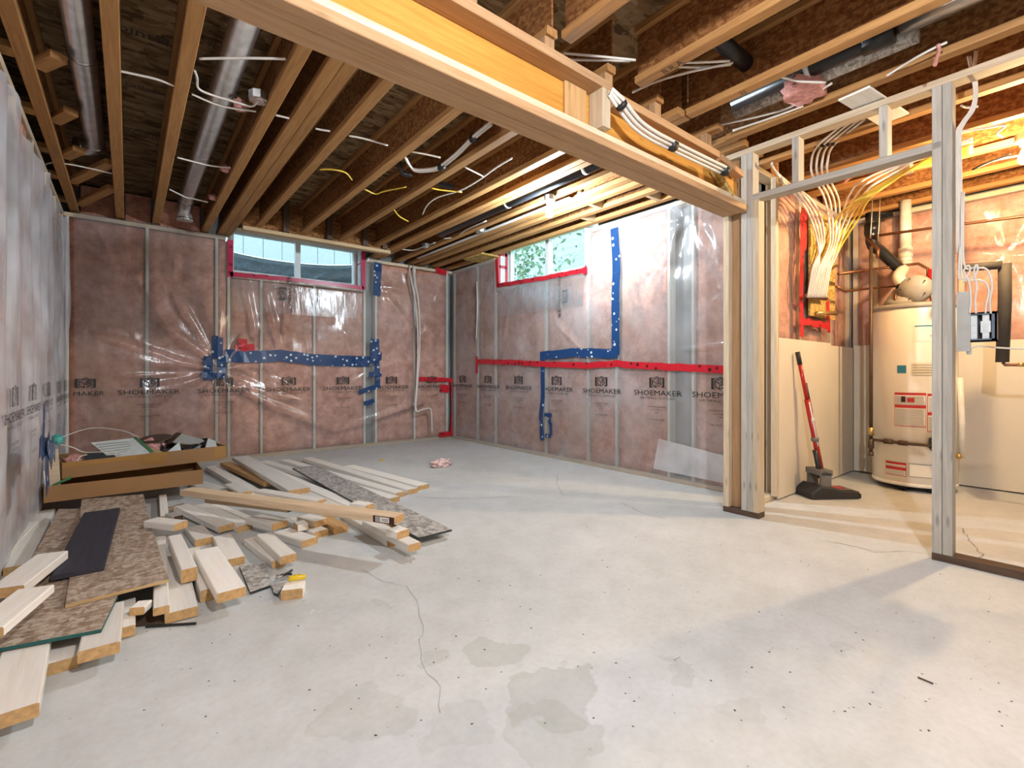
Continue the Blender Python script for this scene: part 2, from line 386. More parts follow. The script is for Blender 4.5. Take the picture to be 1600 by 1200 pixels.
crack([(970,785),(1005,803),(1040,810)], .006)
crack([(872,738),(870,755),(880,775)], .005)
crack([(880,660),(905,664),(925,665)], .004)

def wall_back():
    w = boxes('wall_back', [((-.75,6.11,0),(.80,6.31,2.46)), ((2.42,6.11,0),(4.0,6.31,2.46)), ((.80,6.11,0),(2.42,6.31,2.05)), ((-.75,6.17,2.46),(.80,6.21,2.76)), ((2.42,6.17,2.46),(4.0,6.21,2.76)), ((.80,6.17,2.60),(2.42,6.21,2.76))], 'concrete_wall'); tag(w, kind='structure')
    xs = [-.44, .149, .745, .858, 1.18, 1.76, 2.385, 2.54, 3.10, 3.62]
    for x in xs:
        top = 2.03 if .87 < x < 2.36 else 2.40
        bar('stud', (x,6.045,.038), (x,6.045,top), .027, .089, 'stud_pale', w, up=(0,1,0))
    bar('bottom_plate', (XL,6.045,.019), (XR+.08,6.045,.019), .089, .038, 'stud', w); bar('top_plate', (XL,6.045,2.42), (.83,6.045,2.42), .089, .038, 'stud', w)
    bar('top_plate', (2.40,6.045,2.42), (XR+.08,6.045,2.42), .089, .038, 'stud', w); bar('sill_plate', (.84,6.045,2.02), (2.40,6.045,2.02), .089, .038, 'stud', w)
    for a, b in zip(xs, xs[1:]):
        if (a, b) == (2.385, 2.54): continue                      # bare concrete shows in this narrow bay
        batt(w, (a+.0145, b-.0145), 'y', 1.99 if .85 < a < 2.3 else 2.39)
    return w
def batt(w, rng, axis, ztop, zbot=.04, face=None, mat='insulation', sgn=1):
    nu, nz = max(4, int((rng[1]-rng[0])/.06)), int((ztop-zbot)/.07); V, Fc = [], []
    for j in range(nz+1):
        for i in range(nu+1):
            a = rng[0]+(rng[1]-rng[0])*i/nu; z = zbot+(ztop-zbot)*j/nz
            e = min(1, 5*min(i/nu, 1-i/nu)+.15); d = .012*noise.noise(Vector((a*4, z*4, 3)))+.01*noise.noise(Vector((a*11, z*9, 8)))
            f = (6.018 if face is None else face); off = .014-.012*e+d*e
            V.append((a, f+sgn*off, z) if axis == 'y' else (f+sgn*off, a, z))
    n = len(V)
    for k in range(n):
        x, y, z = V[k]; V.append((x, f+sgn*.07, z) if axis == 'y' else (f+sgn*.07, y, z))
    R = nu+1
    for j in range(nz):
        for i in range(nu):
            a = j*R+i; Fc.append((a, a+1, a+R+1, a+R)); Fc.append((n+a+R, n+a+R+1, n+a+1, n+a))
    for i in range(nu): Fc += [(i, n+i, n+i+1, i+1), (nz*R+i, nz*R+i+1, n+nz*R+i+1, n+nz*R+i)]
    for j in range(nz): a, b = j*R, (j+1)*R; Fc += [(a, b, n+b, n+a), (a+nu, n+a+nu, n+b+nu, b+nu)]
    return obj('insulation_batt', mesh('batt', V, Fc, mat, smooth=True), w)
WB = wall_back()

def wall_right():
    w = boxes('wall_right', [((3.81,1.66,0),(4.01,3.30,2.46)), ((3.81,4.96,0),(4.01,6.31,2.46)), ((3.81,3.30,0),(4.01,4.96,2.05)), ((3.81,1.66,2.46),(3.85,3.30,2.76)), ((3.81,4.96,2.46),(3.85,6.31,2.76)), ((3.81,3.30,2.62),(3.85,4.96,2.76))], 'concrete_wall'); tag(w, kind='structure')
    ys = [5.95, 5.36, 4.95, 3.99, 3.35, 2.98, 2.40, 2.17, 1.72]
    for y in ys:
        top = 2.02 if 3.36 < y < 4.9 else 2.40
        bar('stud', (3.745,y,.038), (3.745,y,top), .027, .089, 'stud_pale', w, up=(1,0,0))
    bar('bottom_plate', (3.745,1.70,.019), (3.745,5.98,.019), .089, .038, 'stud', w)
    bar('top_plate', (3.745,1.70,2.42), (3.745,3.33,2.42), .089, .038, 'stud', w); bar('top_plate', (3.745,4.96,2.42), (3.745,5.98,2.42), .089, .038, 'stud', w)
    bar('sill_plate', (3.745,3.36,2.02), (3.745,4.93,2.02), .089, .038, 'stud', w)
    for a, b in zip(ys, ys[1:]):
        if (a, b) == (2.40, 2.17): continue
        batt(w, (b+.0145, a-.0145), 'x', 1.99 if 3.3 < b < 4.9 else 2.39, face=3.718)
wall_right()
def wall_left():
    w = box('wall_left', (-.80,YF,0), (-.58,6.11,2.46), 'concrete_wall'); tag(w, kind='structure')
    ys = [5.97, 5.4, 4.8, 4.2, 3.6, 3.0, 2.4, 1.8, 1.2, .6, 0, -.6]
    for y in ys: bar('stud', (-.505,y,.038), (-.505,y,2.40), .038, .089, 'stud', w, up=(1,0,0))
    bar('bottom_plate', (-.505,YF,.019), (-.505,5.98,.019), .089, .038, 'stud', w); bar('top_plate', (-.505,YF,2.42), (-.505,5.98,2.42), .089, .038, 'stud', w)
    for a, b in zip(ys, ys[1:]): batt(w, (b+.021, a-.021), 'x', 2.39, face=-.478, sgn=-1)
wall_left()
def wall_utility():
    w = box('wall_utility_side', (3.79,1.66,0), (5.75,1.80,2.46), 'concrete_wall'); tag(w, kind='structure')
    xs = [3.86, 4.28, 4.98, 5.46]
    for x in xs: bar('stud', (x,1.600,.038), (x,1.600,2.40), .038, .089, 'stud', w, up=(0,1,0))
    bar('bottom_plate', (3.29,1.60,.019), (5.48,1.60,.019), .089, .038, 'stud', w); bar('top_plate', (3.29,1.60,2.42), (5.48,1.60,2.42), .089, .038, 'stud', w)
    for a, b in zip(xs, xs[1:]): batt(w, (a+.021, b-.021), 'y', 2.39, face=1.572)
    e = box('wall_utility_end', (5.61,YF,0), (5.75,1.66,2.76), 'concrete_wall'); tag(e, kind='structure')
    ys = [1.52, 1.36, .76, .16, -.44, -1.04]
    for y in ys: bar('stud', (5.555,y,.038), (5.555,y,2.40), .038, .089, 'stud', e, up=(1,0,0))
    bar('top_plate', (5.555,YF,2.42), (5.555,1.54,2.42), .089, .038, 'stud', e); bar('bottom_plate', (5.555,YF,.019), (5.555,1.54,.019), .089, .038, 'stud', e)
    for a, b in zip(ys, ys[1:]): batt(e, (b+.021, a-.021), 'x', 2.39, face=5.528)
wall_utility()
tag(box('wall_front', (-.8,YF-.15,0), (5.75,YF,2.76), 'drywall_rear'), kind='structure')

# ceiling: subfloor with joists, blocking and rim boards
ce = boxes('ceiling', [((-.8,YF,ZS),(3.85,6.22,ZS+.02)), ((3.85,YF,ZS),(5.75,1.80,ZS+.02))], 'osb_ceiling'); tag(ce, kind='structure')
def joist(x, y0, y1, fm='flange', w=.064):
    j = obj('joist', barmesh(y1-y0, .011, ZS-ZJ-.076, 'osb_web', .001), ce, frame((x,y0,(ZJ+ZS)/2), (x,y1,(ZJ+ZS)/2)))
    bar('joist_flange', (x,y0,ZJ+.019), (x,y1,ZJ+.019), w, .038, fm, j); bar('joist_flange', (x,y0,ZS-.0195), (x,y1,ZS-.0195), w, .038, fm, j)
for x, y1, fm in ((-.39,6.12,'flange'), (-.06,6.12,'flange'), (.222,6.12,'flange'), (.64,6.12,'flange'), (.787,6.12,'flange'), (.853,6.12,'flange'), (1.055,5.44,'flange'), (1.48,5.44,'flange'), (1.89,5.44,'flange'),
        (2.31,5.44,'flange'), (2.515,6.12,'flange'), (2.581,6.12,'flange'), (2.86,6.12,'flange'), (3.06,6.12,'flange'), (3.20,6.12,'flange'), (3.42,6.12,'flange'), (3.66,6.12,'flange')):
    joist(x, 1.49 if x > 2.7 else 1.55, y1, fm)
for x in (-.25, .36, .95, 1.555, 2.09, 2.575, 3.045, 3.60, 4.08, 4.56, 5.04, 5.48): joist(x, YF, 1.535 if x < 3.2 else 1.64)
bar('header', (.90,5.47,2.55), (2.48,5.47,2.55), .03, .22, 'osb_web', ce); bar('header_plate', (.90,5.47,2.417), (2.48,5.47,2.417), .089, .038, 'flange_pale', ce)
box('rim_board', (3.79,1.70,2.46), (5.75,1.74,ZS), 'osb_web', ce); box('rim_board', (-.66,YF,2.46), (-.62,6.2,ZS), 'osb_web', ce); box('rim_board', (3.815,1.66,2.46), (3.855,1.74,ZS), 'osb_web', ce)
box('rim_board', (.89,5.49,2.55), (2.48,5.502,ZS), 'osb_web', ce)
for x in (1.30, 1.75, 2.16, 2.40): bar('squash_block', (x,5.42,2.44), (x,5.42,ZS), .06, .04, 'dark_plate', ce, up=(0,1,0))
for (u0, v0, u1, v1) in ((53,105,108,82), (80,190,128,166), (99,245,127,232), (113,283,176,252), (124,318,178,292)):
    a, b = PX(u0, v0, z=ZJ+.035), PX(u1, v1, z=ZJ+.035); f = (-.352-a.x)/(b.x-a.x); a = a.lerp(b, f); x1 = min(b.x, -.262 if a.y < 4.8 else -.098); b = a.lerp(b, (x1-a.x)/(b.x-a.x))
    bar('blocking', a, b, .07, .038, 'flange', ce); bar('blocking', (-.58,a.y-.1,ZJ+.032), (-.425,a.y-.1,ZJ+.032), .089, .038, 'flange', ce)
for x0, x1 in ((-.35,-.10), (-.02,.18), (.26,.60)): box('rim_insulation', (x0,6.10,2.47), (x1,6.165,2.74), 'insulation', WB)
for x, y in ((3.31,2.9), (3.54,2.45), (3.54,3.2)): bar('blocking', (x-.10,y,ZJ+.045), (x+.10,y,ZJ+.045), .038, .089, 'flange_pale', ce)
for (x, y, s, t, m) in ((.075,3.25,'pointSIX',.10,'print_black'), (.07,3.85,'installation',.085,'print_dim'), (.075,4.6,'FLOORING',.085,'print_dim'), (.43,3.1,'this side down',.08,'print_dim'), (.40,3.55,'pointSIX',.10,'print_black'),
        (.40,4.3,'installation',.07,'print_dim'), (.40,4.9,'pointSIX',.10,'print_dim'), (.08,5.2,'pointSIX',.09,'print_dim'), (1.17,2.7,'pointSIX',.09,'print_black'), (1.2,3.4,'SIZED',.10,'print_black'), (1.2,4.3,'pointSIX',.08,'print_dim'), (1.63,2.6,'pointSIX',.08,'print_dim'), (1.75,1.1,'CAUTION',.07,'print_black')):
    obj('printed_lettering', textmesh(s, t, 1.0, m), ce, basis((1,0,0), (0,-1,0), (x,y,ZS-.002)))
obj('printed_lettering', textmesh('B.R.A.', .055, .9, 'print_black'), ce, basis((0,-1,0), (-1,0,0), (2.11,1.33,ZJ-.0015)))
obj('printed_lettering', textmesh('2J', .05, .9, 'print_black'), ce, basis((0,-1,0), (-1,0,0), (2.59,1.22,ZJ-.0015)))

# dropped beam across the room
bm_ = empty('support_beam', (1.4,1.55,2.012), 'orange laminated beam boxed with pale two-by-six plates crossing the ceiling', None, None, 'structure')
bar('beam_core', (-.355,1.575,2.175), (3.155,1.575,2.175), .085, .246, 'lvl', bm_)
for x in (.222, .64, 1.055, 1.48, 1.89, 2.31, 2.86): bar('packer_block', (x,1.585,2.2985), (x,1.585,2.4595), .06, .04, 'beam_wood', bm_, up=(0,1,0))
for y in (1.505, 1.592): bar('bottom_plate', (-.355,y,2.031), (3.165,y,2.031), .084, .038, 'beam_wood', bm_)
bar('side_plate', (-.355,1.489,2.07), (3.16,1.489,2.07), .020, .036, 'stud', bm_)
bar('top_rail', (-.355,1.488,2.288), (1.757,1.488,2.288), .089, .040, 'beam_wood', bm_)
bar('upright_block', (1.728,1.488,2.089), (1.728,1.488,2.267), .056, .086, 'stud', bm_, up=(0,1,0))
bar('packing_board', (1.60,1.524,2.089), (1.60,1.524,2.267), .014, .14, 'lumber_warm', bm_, up=(1,0,0))
bar('top_rail', (1.83,1.488,2.262), (2.76,1.488,2.262), .088, .040, 'beam_wood', bm_)
bar('end_brace', (2.80,1.50,2.20), (3.0,1.50,2.08), .05, .03, 'osb_yellow', bm_)
bar('end_brace', (2.82,1.49,2.27), (3.10,1.49,2.235), .06, .038, 'beam_wood', bm_)

# framed partition with a door opening, utility room behind
PXC = 3.235
pt = empty('wall_partition', (PXC,.5,0), 'open two-by-four stud partition framing a doorway into the utility room', None, None, 'structure')
def pst(y, z0=.038, z1=2.40, mat='stud', w=.038, x=PXC, t=.089): return bar('stud', (x,y,z0), (x,y,z1), w, t, mat, pt, up=(1,0,0))
pst(1.625, mat='stud'); bar('corner_board', (PXC+.02,1.565,.038), (PXC+.02,1.565,2.40), .080, .038, 'beam_wood', pt, up=(1,0,0))
pst(1.503, mat='stud_grey'); pst(1.464, .038, 2.40, 'stud_grey'); pst(1.427, .038, 2.085, 'stud')
pst(.532, .038, 2.40, 'stud_grey'); pst(.492, .038, 2.40, 'stud_grey')
for y in (-.1, -.7, -1.3, -1.9, -2.5): pst(y)
bar('header', (PXC,.514,2.104), (PXC,1.445,2.104), .089, .038, 'stud_grey', pt)
for y in (1.19, .752): pst(y, 2.123, 2.40, 'stud_grey')
bar('top_plate', (PXC,YF,2.42), (PXC,1.645,2.42), .089, .038, 'stud', pt)
bar('bottom_plate', (PXC,YF,.019), (PXC,.551,.019), .089, .038, ['dark_plate','dark_plate'], pt); bar('bottom_plate', (PXC,1.408,.019), (PXC,1.645,.019), .089, .038, ['dark_plate','dark_plate'], pt)
bar('corner_stud', (3.42,1.585,.038), (3.42,1.585,2.40), .038, .12, 'stud_grey', pt, up=(1,0,0))
bar('corner_stud', (3.74,1.535,.038), (3.74,1.535,2.40), .038, .038, 'stud', pt, up=(0,1,0))

# ------------------------------------------------------------------ windows
def window(name, axis, rng, z0, z1, plane, hang):
    """vinyl slider; axis 'x' lies in the back wall, 'y' in the right wall"""
    def P(a, d, z): return (a, d, z) if axis == 'x' else (d, a, z)
    def bx(nm, a0, a1, d0, d1, zz0, zz1, m, par): return box(nm, tuple(min(p, q) for p, q in zip(P(a0,d0,zz0), P(a1,d1,zz1))), tuple(max(p, q) for p, q in zip(P(a0,d0,zz0), P(a1,d1,zz1))), m, par)
    w = empty(name, P((rng[0]+rng[1])/2, plane, z0), None, None, None, 'structure')
    a0, a1 = rng; f = .045; d0, d1 = plane, plane+.06
    fr = bx('window_frame', a0, a1, d0, d1, z0, z0+f, 'white_vinyl', w)
    bx('frame_rail', a0, a1, d0, d1, z1-f, z1, 'white_vinyl', fr)
    for s0, s1 in ((a0, a0+f), (a1-f, a1)): bx('frame_stile', s0, s1, d0, d1, z0+f, z1-f, 'white_vinyl', fr)
    mid = (a0+a1)/2; sl = -1 if axis == 'x' else 1
    bx('meeting_stile', mid-.028, mid+.028, d0-.008, d1, z0+f, z1-f, 'white_vinyl', fr)
    bx('sash_latch', mid-.035, mid-.02, d0-.022, d0-.008, z0+.18, z0+.24, 'white_vinyl', fr)
    for s0, s1 in ((a0+f, mid-.028), (mid+.028, a1-f)):
        bx('pane', s0, s1, plane+.028, plane+.033, z0+f, z1-f, 'window_glass', w)
    # jamb liners back to the stud face
    h0, h1 = hang
    bx('jamb_liner', a0-.012, a0, h0, d1, z0-.012, z1, 'paper_white', w); bx('jamb_liner', a1, a1+.012, h0, d1, z0-.012, z1, 'paper_white', w)
    bx('sill_liner', a0-.012, a1+.012, h0, d1, z0-.024, z0, 'paper_white', w); bx('head_liner', a0-.012, a1+.012, h0+.1, d1, z1, z1+.012, 'flange_pale', w)
    return w
WIN1 = window('window_1', 'x', (.885,2.345), 2.072, 2.58, 6.17, (6.005, 6.2))
WIN2 = window('window_2', 'y', (3.395,4.875), 2.075, 2.59, 3.87, (3.705, 3.9))
hb = box('trim_1', (3.45,4.88,2.44), (3.80,5.30,2.462), 'osb_yellow'); tag(hb, kind='structure')

# outside: window well, neighbour's siding, tree and fence
def well():
    V, Fc = [], []; n, m = 40, 14
    for j in range(m+1):
        for i in range(n+1):
            a = math.pi*i/n; z = 1.75+.72*j/m; r = 1+.012*math.sin(j*2.2)
            V.append((1.615-.95*math.cos(a)*r, 6.33+.72*math.sin(a)*r, z))
    for j in range(m):
        for i in range(n): a = j*(n+1)+i; Fc.append((a, a+1, a+n+2, a+n+1))
    o = obj('window_well', mesh('well', V, Fc, 'well_metal', smooth=True)); so = o.modifiers.new('s', 'SOLIDIFY'); so.thickness = .006
    tag(o, 'dark ribbed metal window well behind the wide back window', 'window well')
    tube('rim', [(1.615-.955*math.cos(math.pi*i/24), 6.33+.725*math.sin(math.pi*i/24), 2.475) for i in range(25)], .014, 'galvanized', o, n=1)
    g = boxes('ground', [((.4,6.32,1.60),(2.9,7.2,1.75)), ((-3,7.25,2.0),(6,12,2.1)), ((4.05,1.9,1.85),(14,16,1.95))], 'lawn'); tag(g, kind='structure')
    s = empty('neighbour_wall', (1.5,9.0,2.1), 'pale siding of the house next door seen over the window well', 'house')
    for k in range(26): box('siding_board', (-1.5+.30*k,9.0,2.1), (-1.5+.30*k+.292,9.04,6.0), 'siding', s)
    box('siding_backing', (-1.5,9.04,2.1), (6.3,9.1,6.0), 'siding', s)
well()
def outside_tree():
    t = empty('tree', (7.6,9.6,1.95), 'pale green leafy tree outside the window near the bulb', 'tree')
    tube('trunk', [(7.6,9.6,1.95), (7.55,9.6,3.2), (7.7,9.7,5.0)], .07, 'bark', t)
    V, Fc = [], []; rnd = random.Random(3)
    for k in range(2200):
        c = Vector((7.5+rnd.gauss(0,.55), 9.6+rnd.gauss(0,.9), 4.0+rnd.gauss(0,.9))); s = rnd.uniform(.05,.11)
        a = Vector((rnd.uniform(-1,1), rnd.uniform(-1,1), rnd.uniform(-1,1))).normalized(); b = a.cross(Vector((rnd.uniform(-1,1), .3, rnd.uniform(-1,1)))).normalized()
        n = len(V); V += [c-a*s, c+b*s*.5, c+a*s, c-b*s*.5]; Fc.append((n, n+1, n+2, n+3))
    f = obj('foliage', mesh('foliage', V, Fc, 'leaf_green'), t); f['kind'] = 'stuff'
    fe = empty('fence', (9.6,9.2,1.95), 'slatted blue-grey fence standing beyond the window near the bulb', 'fence')
    for k in range(30): bar('picket', (9.6,6.3+.20*k,2.3), (9.6,6.3+.20*k,3.75), .14, .02, 'fence_blue', fe, up=(1,0,0))
    for z in (2.5, 3.68): bar('rail', (9.64,6.2,z), (9.64,12.2,z), .04, .09, 'fence_blue', fe)
outside_tree()
nh = empty('neighbour_house', (13,14,1.95), 'pale house with lap siding beyond the tree and fence', 'house')
for k in range(28): box('siding_board', (13,8,1.95+.25*k), (13.03+.001*k,21,1.95+.25*k+.243), 'siding', nh)
box('siding_backing', (13.06,8,1.95), (13.2,21,9), 'siding', nh)

# ------------------------------------------------------------------ bare bulbs
def bulb(loc, emat, label, px_box=True):
    x, y, z = loc
    b = empty('light_bulb', (x,y,z-.06), label, 'light bulb')
    lathe('glass_globe', [(.004,-.062), (.018,-.058), (.028,-.045), (.031,-.03), (.029,-.012), (.02,.012), (.014,.03)], emat, b, (x,y,z), 12)
    lathe('screw_base', [(.0135,.03), (.0145,.04), (.013,.055)], 'tin', b, (x,y,z), 16)
    h = empty('lamp_holder', (x,y,z+.05), label.replace('bulb', 'bulb holder').replace('glowing', 'round white'), 'lamp holder')
    lathe('socket', [(.024,.05), (.026,.065), (.042,.075), (.048,.085)], 'porcelain', h, (x,y,z), 20)
    lathe('ceiling_box', [(.047,.085), (.047,.122)], 'galvanized', h, (x,y,z), 8, smooth=False)
bulb((2.79,2.955,2.335), 'bulb_cool', 'cool white glowing bulb hanging under the joists beside the small window')
bulb((4.30,.305,2.30), 'bulb_warm', 'warm glowing bulb under the utility room ceiling')
bulb((.72,-.35,2.32), 'bulb_rear', 'bare glowing bulb under the ceiling on the near side of the orange beam')

# ------------------------------------------------------------------ vapour barrier sheets
DISP = {}
def ridge(p, knots):
    """folds that radiate from where the sheet is pinched"""
    d = 0
    for (a, b, amp, kfreq, fall, ph) in knots:
        dx, dz = p[0]-a, p[1]-b; r = math.hypot(dx, dz)+1e-4; th = math.atan2(dz, dx)
        d += amp*math.exp(-r/fall)*(r/(r+.08))*math.sin(kfreq*th+ph+2*noise.noise(Vector((dx*2, dz*2, 1))))
    return d
def crease(a, z, lines):
    """long soft pleats along given runs: (a0, z0, a1, z1, half width, height)"""
    d = 0
    for (x0, y0, x1, y1, w, h) in lines:
        vx, vy = x1-x0, y1-y0; L = vx*vx+vy*vy; t = max(0, min(1, ((a-x0)*vx+(z-y0)*vy)/L))
        q = math.hypot(a-x0-t*vx, z-y0-t*vy); d += 1.5*h*math.exp(-(q/w)**2)*(.35+.65*math.sin(math.pi*(.12+.76*t)))
    return d
def sheet(name, axis, face, rng, z0, ztop, hole, knots, mat, sgn, label, amp=.006, step=.022, vert=0., sharp=.004, lines=()):
    """axis 'y': sheet in an XZ plane at y=face; sgn = direction into the room"""
    n = int((rng[1]-rng[0])/step); m = int(2.42/step); V, Fc, ok = [], [], []
    def disp(a, z):
            e = min(1, 1.6*(z-z0)+.1)
            d = amp*noise.noise(Vector((a*2.1, z*1.4, 0)))*1.3+amp*.5*noise.noise(Vector((a*7, z*3, 4)))
            rn = 1-abs(noise.noise(Vector((a*3.3+z*.8, z*1.1-a*.3, 9))))*2.4
            d += sharp*max(0, rn)**3+ridge((a, z), knots)+crease(a, z, lines)
            if vert:
                d += vert*(.55+.45*math.sin(a*17+2.2*noise.noise(Vector((a*2, z*.8, 2)))))*(.6+.4*noise.noise(Vector((a*1.3, z*.6, 7))))
            d = .010+max(-.006, d)*e
            return .008 if hole and hole[0]-.05 < a < hole[1]+.05 and z > hole[2]-.06 else d
    for j in range(m+1):
        for i in range(n+1):
            a = rng[0]+(rng[1]-rng[0])*i/n; zt = ztop(a); z = z0+(zt-z0)*j/m; d = disp(a, z)
            V.append((a, face+sgn*d, z) if axis == 'y' else (face+sgn*d, a, z)); ok.append(not (hole and hole[0] < a < hole[1] and z > hole[2]))
    R = n+1
    for j in range(m):
        for i in range(n):
            q = (j*R+i, j*R+i+1, (j+1)*R+i+1, (j+1)*R+i)
            if all(ok[k] for k in q): Fc.append(q if (axis == 'y') == (sgn < 0) else q[::-1])
    o = obj(name, mesh(name, V, Fc, mat, smooth=True)); DISP[o.name] = disp; return tag(o, label, 'plastic sheet')
wob = lambda a, s, k: s*noise.noise(Vector((a*k, 3, 5)))
KB = [(.76,.98,.034,9,.55,0), (2.42,.99,.018,8,.30,1), (1.55,1.95,.014,7,.35,2), (2.9,2.4,.02,9,.3,.5), (1.2,.62,.010,3,.8,0)]
CRB = [(.80,.86,1.35,.55,.035,.022), (1.30,.57,1.95,.28,.05,.022), (.86,.84,1.6,.62,.02,.010), (.70,1.15,.40,1.75,.03,.016), (.66,1.12,.15,1.55,.03,.014), (.60,1.02,-.2,1.30,.03,.012), (.62,.95,-.05,.92,.02,.010), (1.02,1.95,1.12,1.35,.03,.02), (1.22,1.9,1.35,1.3,.03,.022), (1.5,1.9,1.42,1.45,.03,.018), (1.65,1.95,1.95,1.6,.03,.016), (2.15,1.45,2.2,1.15,.02,.014),
       (2.05,.25,3.2,.55,.045,.022), (2.7,1.95,3.05,1.55,.05,.02), (2.65,2.1,3.5,2.05,.04,.02), (3.5,1.9,3.15,1.4,.035,.014), (.1,1.9,.5,1.2,.06,.014), (1.3,.9,1.5,.75,.02,.012), (1.0,1.0,1.15,.9,.02,.012), (1.75,.95,1.9,.8,.02,.012)]
CRR = [(2.25,2.35,2.45,1.7,.04,.025), (2.2,2.3,1.95,1.8,.04,.025), (2.9,2.2,2.75,1.6,.035,.014), (2.6,2.2,2.62,1.4,.04,.016), (4.6,1.9,4.75,1.35,.03,.014), (5.3,2.1,5.25,1.2,.03,.012), (3.4,1.2,3.8,1.5,.03,.01), (2.25,1.15,1.75,1.18,.015,.014), (2.0,2.2,1.8,1.4,.05,.02)]
SB = sheet('plastic_sheet', 'y', YB, (XL+.07, XR-.05), .015, lambda a: 2.443+wob(a,.012,3)-(.10 if 2.55 < a < 3.4 else 0), (.875,2.36,2.05), KB, 'poly_clear', -1,
    'clear plastic vapour barrier over pink insulation on the wall below the wide window', step=.017, lines=CRB)
KR = [(3.0,1.04,.010,8,.3,0), (2.2,2.25,.03,7,.5,1), (2.5,1.9,.016,6,.4,3), (1.9,1.6,.012,5,.5,0)]
SR = sheet('plastic_sheet', 'x', XR, (1.70, YB-.01), .015, lambda a: 2.43+wob(a,.015,3), (3.365,4.905,2.05), KR, 'poly_milky', -1,
    'milky plastic vapour barrier on the wall with the small window and red tape line', step=.02, lines=CRR)
SL = sheet('plastic_sheet', 'x', XL, (-1.0, YB-.06), .05, lambda a: 2.27+wob(a,.12,2.3)+(.04 if a > 5 else 0), None, [(4.55,.75,.02,7,.3,0)], 'poly_left', 1,
    'whitish plastic sheet hanging in loose folds on the wall beside the cardboard trays', step=.022, vert=.05, amp=.012, sharp=.0)
SU = sheet('plastic_sheet', 'y', YU, (3.80, 5.48), 1.0, lambda a: 2.43, None, [(4.5,2.2,.012,7,.3,0)], 'poly_warm', -1,
    'clear plastic sheet over insulation behind the cable manifold', step=.025)
SE = sheet('plastic_sheet', 'x', XU, (-1.5, YU-.02), 1.0, lambda a: 2.43, None, [(.5,1.9,.03,7,.5,0), (.9,2.3,.02,6,.4,1)], 'poly_warm', -1,
    'glossy plastic sheet over insulation behind the water heater', step=.03)
for o in (SB, SR, SL, SU, SE): o['group'] = 'plastic vapour barrier sheets'

def on(wall, a, z, d=.0):
    return {'back': Vector((a, YB-d, z)), 'right': Vector((XR-d, a, z)), 'left': Vector((XL+d, a, z)), 'uside': Vector((a, YU-d, z))}[wall]
AX = {'back': (1,0,0), 'right': (0,-1,0), 'left': (0,1,0), 'uside': (1,0,0)}
NRM = {'back': (0,-1,0), 'right': (-1,0,0), 'left': (1,0,0), 'uside': (0,-1,0)}
SHEETS = {'back': SB, 'right': SR, 'left': SL, 'uside': SU}
# printed emblem: a dark block with an outlined cube, lettering beneath
def emblem():
    if 'emblem' in TXT: return TXT['emblem']
    V, Fc = [], []
    def poly_(p): n = len(V); V.extend((x, y, 0) for x, y in p); Fc.append(tuple(range(n, n+len(p))))
    def stroke(pts, w=.13):
        for (x0, y0), (x1, y1) in zip(pts, pts[1:]):
            l = math.hypot(x1-x0, y1-y0) or 1; dx, dy = (x1-x0)/l*w/2, (y1-y0)/l*w/2
            poly_([(x0-dx+dy, y0-dy-dx), (x1+dx+dy, y1+dy-dx), (x1+dx-dy, y1+dy+dx), (x0-dx-dy, y0-dy+dx)])
    for s in (-1, 1):
        p = [(s*1.35,-.76), (s*1.35,.76), (s*.60,.76), (s*1.0,.56), (s*1.0,-.56), (s*.60,-.76)]
        poly_(p if s > 0 else p[::-1])
    stroke([(-.78,.38), (-.78,-.38), (-.16,-.74), (-.10,-.05), (-.78,.38)])                 # D face
    stroke([(.80,.42), (.18,.08), (.18,-.22), (.72,.06), (.72,-.30), (.14,-.66)])          # S face
    stroke([(-.66,.58), (0,.92), (.70,.58)]); stroke([(-.36,.46), (.06,.68)]); stroke([(.0,.20), (.44,.46), (.18,.60)])
    TXT['emblem'] = mesh('emblem', V, Fc, 'print_black'); return TXT['emblem']
def logo(wall, a, z, rot=0., s=1., small=True):
    dm = max(DISP[SHEETS[wall].name](a+i*.06*s, z+k*.06*s) for i in range(-3, 4) for k in range(-3, 3))
    m = basis(AX[wall], (0,0,1), on(wall, a, z, dm+.002)) @ Matrix.Rotation(rot, 4, 'Z')
    p = SHEETS[wall]; T = lambda y: Matrix.Translation((0, y*s, 0))
    e = obj('printed_emblem', emblem(), p, m @ T(.04) @ Matrix.Scale(.058*s, 4))
    obj('printed_name', textmesh('SHOEMAKER', .066*s, 1.32, 'print_black'), e, m @ T(-.075))
    obj('printed_name', textmesh('DRYWALL SUPPLIES', .026*s, 1.30, 'print_black', 0., 1.25), e, m @ T(-.108))
    if small:
        for y, t, sz in ((-.185, 'VAPOUR BARRIER', .022), (-.21, 'CAN/CGSB 51.34', .017), (-.235, '6 MIL', .015), (-.30, 'N-1-6-5-5 MIL', .026)):
            obj('printed_line', textmesh(t, sz*s, 1.1, 'print_dim'), e, m @ T(y))
for a in (.17, .815, 1.46, 2.10, 2.75, 3.36): logo('back', a, .815)
for a in (5.69, 5.08, 4.45, 3.79, 3.15, 2.51, 1.92): logo('right', a, .825)
for a in (2.55, 3.2, 3.85, 4.5, 5.15, 5.7): logo('left', a, .80)
obj('printed_emblem', emblem(), SB, basis((1,0,0),(0,0,1),(-.31,YB-.03,.855)) @ Matrix.Scale(.055, 4)); obj('printed_name', textmesh('MAKER', .058, 1.2, 'print_black'), SB, basis((1,0,0),(0,0,1),(-.285,YB-.03,.74)))
logo('back', 1.43, 1.87, math.pi/2, .9, False); logo('right', 3.70, 1.78, -math.pi/2, .9, False); logo('right', 2.02, .24, -.05, .75, False)
